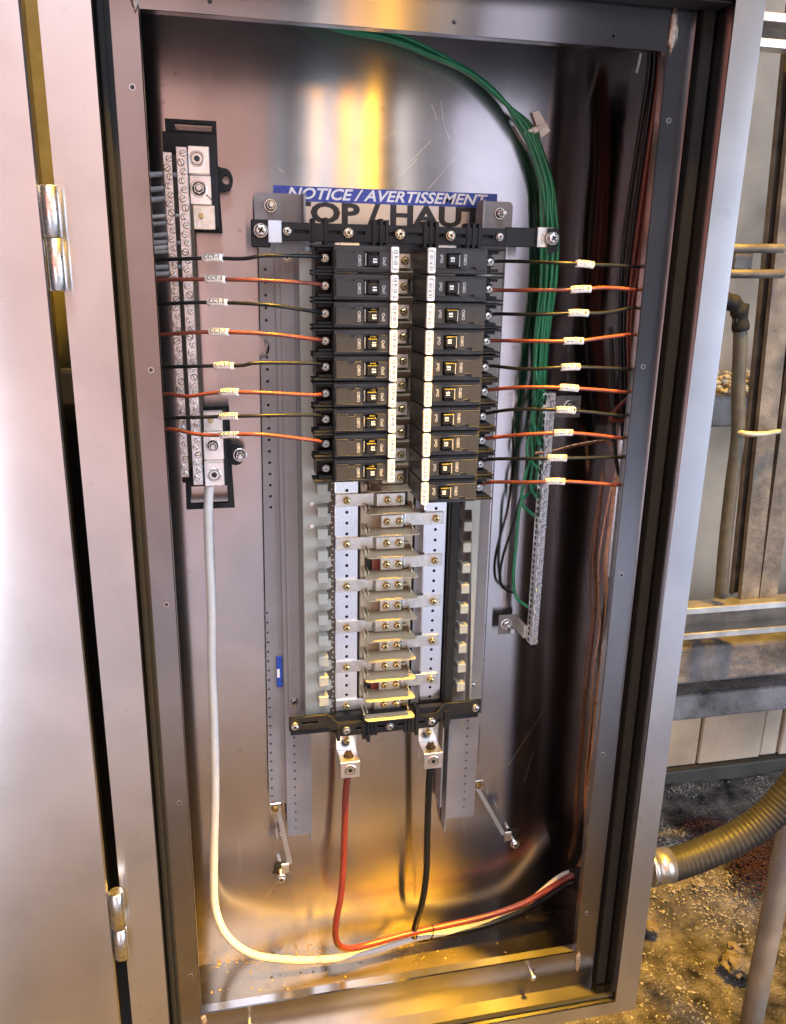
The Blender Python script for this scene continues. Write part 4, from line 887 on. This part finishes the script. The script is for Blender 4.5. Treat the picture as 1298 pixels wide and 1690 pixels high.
# green ground wires
TR = [(545, 42), (640, 62), (700, 85), (775, 120), (830, 165), (862, 205), (880, 240), (900, 300), (905, 350), (906, 400), (902, 470), (892, 560), (888, 640), (880, 720), (868, 800)]
gw_end = [((884, 660), (903, 655)), ((882, 700), (900, 735)), ((870, 740), (896, 775)), ((866, 790), (862, 830), (888, 852)), ((860, 830), (852, 900), (848, 950), (852, 985), (872, 1002)), ((886, 620), (898, 648)), ((880, 760), (876, 800), (893, 820)), ((878, 690), (884, 705), (896, 715))]
off = [(-7, 0), (-2.5, 3), (2, -1), (6, 1.5), (9.5, -2), (-4.5, -3), (0, 5), (4, 4)]
names = ['leftmost', 'second', 'third', 'fourth', 'rightmost', 'frontmost', 'inner', 'rear']
ends = ['ending at the top of the ground bar', 'ending just below CCT-16', 'ending above CCT-20', 'hooking into the bar below CCT-20', 'hanging lowest and hooking into the bar near its foot', 'ending at the very first screw of the bar', 'ending level with CCT-20', 'ending between CCT-14 and CCT-16']
for i, (ex, (ox, od)) in enumerate(zip(gw_end, off)):
    stop = ex[0][1] - 20
    pix = [(x, y) for x, y in TR if y < stop]
    P = []
    for j, (x, y) in enumerate(pix):
        spread = 1.4 * min(1.0, 0.45 + y / 500.0); wob = 2.2 * math.sin(j * 1.3 + i * 2.0)
        nx = ox if y > 180 else ox * 0.3; ny = 0 if y > 180 else ox * 0.6 - (7 if i in (1, 4) and y < 90 else 0)
        P.append(at(x + nx * spread + wob, y + ny + (wob if y < 200 else 0), 0.128 - 0.0016 * (od + 3)))
    for x, y in ex[:-1]: P.append(at(x, y, 0.112))
    ey = ex[-1][1]; P.append(at(903 - 31 * (ey - 648) / 414 - 5, ey, 0.094)); P[0].y -= 0.0
    P = [P[0] + Vector((-0.04, 0, 0.02))] + P
    rr = 0.0019
    tag(tube('ground_wire', P, rr, WGRN, None, 10, 7), '%s green wire of the bundle, %s' % (names[i], ends[i]), 'wire', 'green ground wires')
P = [at(*p, y) for p, y in (((872, 700), .115), ((868, 780), .118), ((852, 850), .125), ((830, 920), .128), ((826, 960), .130), ((838, 975), .130), ((850, 978), .13))]
tag(tube('slack_wire', P, 0.0017, WBLK, None, 8, 8), 'thin dark wire looping loosely left of the ground bar', 'wire')
# tie mount
tm = empty('cable_tie_mount', at(877, 212, 0.136), 'white nylon adhesive mount and tie holding the green bundle', 'cable tie mount')
c = tm.location.copy()
for pts in (((848, 207), (866, 197), (888, 236), (874, 249)), ((878, 186), (889, 182), (908, 216), (893, 228))):
    Q = [at(*p, 0.137) - c for p in pts]; mesh_obj('base_pad', plate_mesh([(q.x, q.z) for q in Q][::-1], [], -0.0005, 0.0020, 'base_pad', 0.0003), None, tm).data.materials.append(NYLON)
a, b = at(866, 219, 0.1175) - c, at(904, 206, 0.1175) - c
tube('tie_band', [a, (a + b) / 2 + Vector((0, -.004, 0)), b], 0.0016, NYLON, tm, 8, 6); tube('tie_head', [at(880, 216, 0.114) - c, at(888, 212, 0.114) - c], 0.0034, NYLON, tm, 8, 2)
# loose tie tail at the top right
tag(tube('cable_tie_tail', [at(1061, 70, 0.09), at(1056, 100, 0.088), at(1051, 120, 0.086)], 0.0013, NYLON, None, 6, 4), 'clear cut-off cable tie tail hanging at the top right corner', 'cable tie')

# bundle of red and black wires down the right wall
RB = [(WRED, 1094, 1080, 1068, 1052, 'brightest red wire hugging the right flange edge'), (WRED, 1086, 1074, 1058, 1046, 'second red wire from the right flange'), (WBLK, 1078, 1066, 1050, 1040, 'black wire just left of the red pair'), (WBLK, 1070, 1055, 1038, 1034, 'leftmost black wire of the vertical bundle'), (WRED, 1100, 1088, 1075, 1060, 'red wire half hidden behind the right flange')]
for i, (m, a, b, c_, d, lab) in enumerate(RB):
    P = [at(a + 4, 60, 0.07), at(a, 130, 0.075), at(b - 4, 250, 0.085), at(c_ - 8, 400, 0.09), at(d - 10, 520, 0.095), at(d - 8, 640, 0.1), at(d - 6, 720, 0.105)]
    tag(tube('riser_wire', P, 0.0026, m, None, 8, 8), lab + ', rising at the right wall', 'wire', 'wires rising along the right wall')
tag(tube('wire_loop', [at(*p, 0.09) for p in ((1008, 540), (1012, 640), (1014, 720), (1020, 775), (1030, 790))], 0.0024, WBLK, None, 8, 8), 'black wire curling at the right behind CCT-20', 'wire')
tag(tube('wire_loop', [at(*p, 0.085) for p in ((1040, 655), (1020, 672), (1008, 690), (1018, 694), (1036, 692))], 0.0024, WRED, None, 8, 8), 'short red loop at the right edge near CCT-14', 'wire')

# bare copper
def strands(name, pix, Y, rad, label, n=5, tw=0.9):
    P = smooth_path([at(*p, (Y if not isinstance(Y, list) else Y[i])) for i, p in enumerate(pix)], 22); r0 = empty(name, P[0], label, 'bare wire', 'bare copper ground conductors')
    for k in range(n):
        Q = []
        for i, p in enumerate(P):
            t = (P[min(i + 1, len(P) - 1)] - P[max(0, i - 1)]).normalized(); a = Vector((1, 0, 0)) if abs(t.x) < .7 else Vector((0, 0, 1)); u = t.cross(a).normalized(); v = t.cross(u)
            ph = i * tw * 0.35 + 2 * math.pi * k / n; Q.append(p - P[0] + (u * math.cos(ph) + v * math.sin(ph)) * rad)
        bm = bmesh.new(); tube_bm(bm, None, rad * 0.62, 6, path=Q); mesh_obj('strand', bm, COPPER, r0)
strands('bare_copper_wire', ((884, 748), (912, 745), (960, 733), (1005, 730), (1018, 760), (1020, 800)), [0.09, .095, .1, .1, .1, .1], 0.0012, 'short bare copper strand crossing from the ground bar to the right', 4)
strands('bare_copper_wire', ((1016, 790), (1008, 860), (1000, 930), (1002, 1000), (996, 1070), (986, 1150), (978, 1240), (968, 1330), (965, 1400), (955, 1440)), 0.124, 0.0016, 'thick twisted bare copper conductor hanging down the right edge', 5, 0.6)
strands('bare_copper_wire', ((1010, 800), (998, 860), (989, 920), (988, 980), (990, 1040), (980, 1100), (974, 1200), (966, 1300), (963, 1400), (950, 1436)), 0.128, 0.0007, 'thin bare copper strand bowing left of the thick twisted one', 3)

# ------------------------------------------------------------------ feeders
HX = at(962, 1450, 0.085)
def cable(name, pix, Ys, r, m, label, cat='cable', extra=None, seg=14):
    P = [at(*p, y) for p, y in zip(pix, Ys)]
    if extra: P += [Vector(e) for e in extra]
    return tag(tube(name, P, r, m, None, seg, 10, rfun=(lambda i, n: r * (1.045 if i % 9 == 0 else 1.0)) if name == 'neutral_cable' else None), label, cat)
ex = [HX + Vector((0.03, 0.0, 0.012))]
cable('neutral_cable', ((346, 800), (344, 845), (345, 900), (349, 1000), (350, 1100), (354, 1200), (356, 1300), (354, 1400), (354, 1480), (362, 1520), (380, 1550), (410, 1572), (450, 1582), (520, 1585), (600, 1575), (685, 1548), (760, 1533), (850, 1505), (920, 1452), (942, 1441)),
      (.085, .09, .1, .11, .118, .12, .12, .12, .118, .112, .105, .1, .1, .1, .1, .108, .115, .115, .105, .1), 0.0048, WWHT, 'thick white neutral cable hanging at left and curving along the cabinet floor')
# spiral seam rings on the white cable are wraps of tape
cable('red_feeder', ((574, 1283), (571, 1310), (568, 1400), (564, 1470), (556, 1515), (554, 1545), (562, 1562), (580, 1565), (610, 1559), (680, 1540), (740, 1527), (800, 1513), (860, 1493), (905, 1468), (945, 1445)),
      (.083, .085, .085, .082, .08, .08, .083, .088, .095, .100, .100, .100, .098, .098, .09), 0.0041, WRED2, 'thick red feeder cable dropping from the left main lug', extra=[HX + Vector((0.02, 0, .003))])
cable('black_feeder', ((710, 1268), (708, 1300), (706, 1360), (704, 1440), (697, 1490), (688, 1520), (684, 1542), (690, 1550), (720, 1546), (800, 1528), (870, 1500), (920, 1468), (945, 1455)),
      (.083, .085, .088, .090, .093, .098, .105, .110, .112, .112, .108, .1, .094), 0.0042, WBLK, 'thick black feeder cable dropping from the right main lug', extra=[HX + Vector((0.02, 0.002, -.006))])
tag(tube('cable_tie', [at(712, 1525, 0.090), at(716, 1532, 0.088), at(714, 1545, 0.092), at(708, 1552, 0.1)], 0.0009, DARK, None, 6, 5), 'black cable tie round the red and black feeders', 'cable tie')
# bushing where the feeders leave the cabinet
b0 = at(951, 1452, 0.090)
bm = bmesh.new(); path = [Vector((b0.x - 0.004, b0.y, b0.z)), Vector((0.528, b0.y, b0.z + .004))]
tube_bm(bm, None, 0.0150, 20, path=path)
tag(mesh_obj('conduit_bushing', bm, RUBBER), 'black round bushing at the lower right where the feeders enter', 'bushing')
# scratches on the back panel
def scratch(p, q, w_, m):
    a, b = at(*p, YB - .0001), at(*q, YB - .0001); d = (b - a); n_ = Vector((-d.z, 0, d.x)).normalized() * w_
    return [(a.x, a.z), (b.x, b.z), (b.x + n_.x, b.z + n_.z), (a.x + n_.x * .3, a.z + n_.z * .3)]
bm = bmesh.new()
for p, q in (((640, 305), (712, 232)), ((655, 296), (690, 262)), ((703, 318), (750, 262)), ((706, 312), (720, 298)), ((728, 165), (732, 200)), ((732, 200), (742, 230)), ((748, 205), (751, 220)), ((712, 170), (722, 200)), ((622, 240), (636, 226)), ((635, 232), (655, 216)), ((458, 276), (470, 286)), ((440, 1480), (470, 1440)), ((880, 1240), (866, 1290)), ((900, 1170), (840, 1262)), ((545, 1235), (558, 1226)), ((340, 870), (430, 800)), ((355, 856), (390, 822))):
    pts = scratch(p, q, 0.0002, None); y = YB - 0.00012 - random.random() * 0.00005
    bm.faces.new([bm.verts.new((x, y, z)) for x, z in pts])
_s = C_(mesh_obj('scratch_marks', bm, simple('bright_scratch', (0.9, 0.85, 0.7), 0.35, metal=1.0), cab))
_s['kind'] = 'stuff'
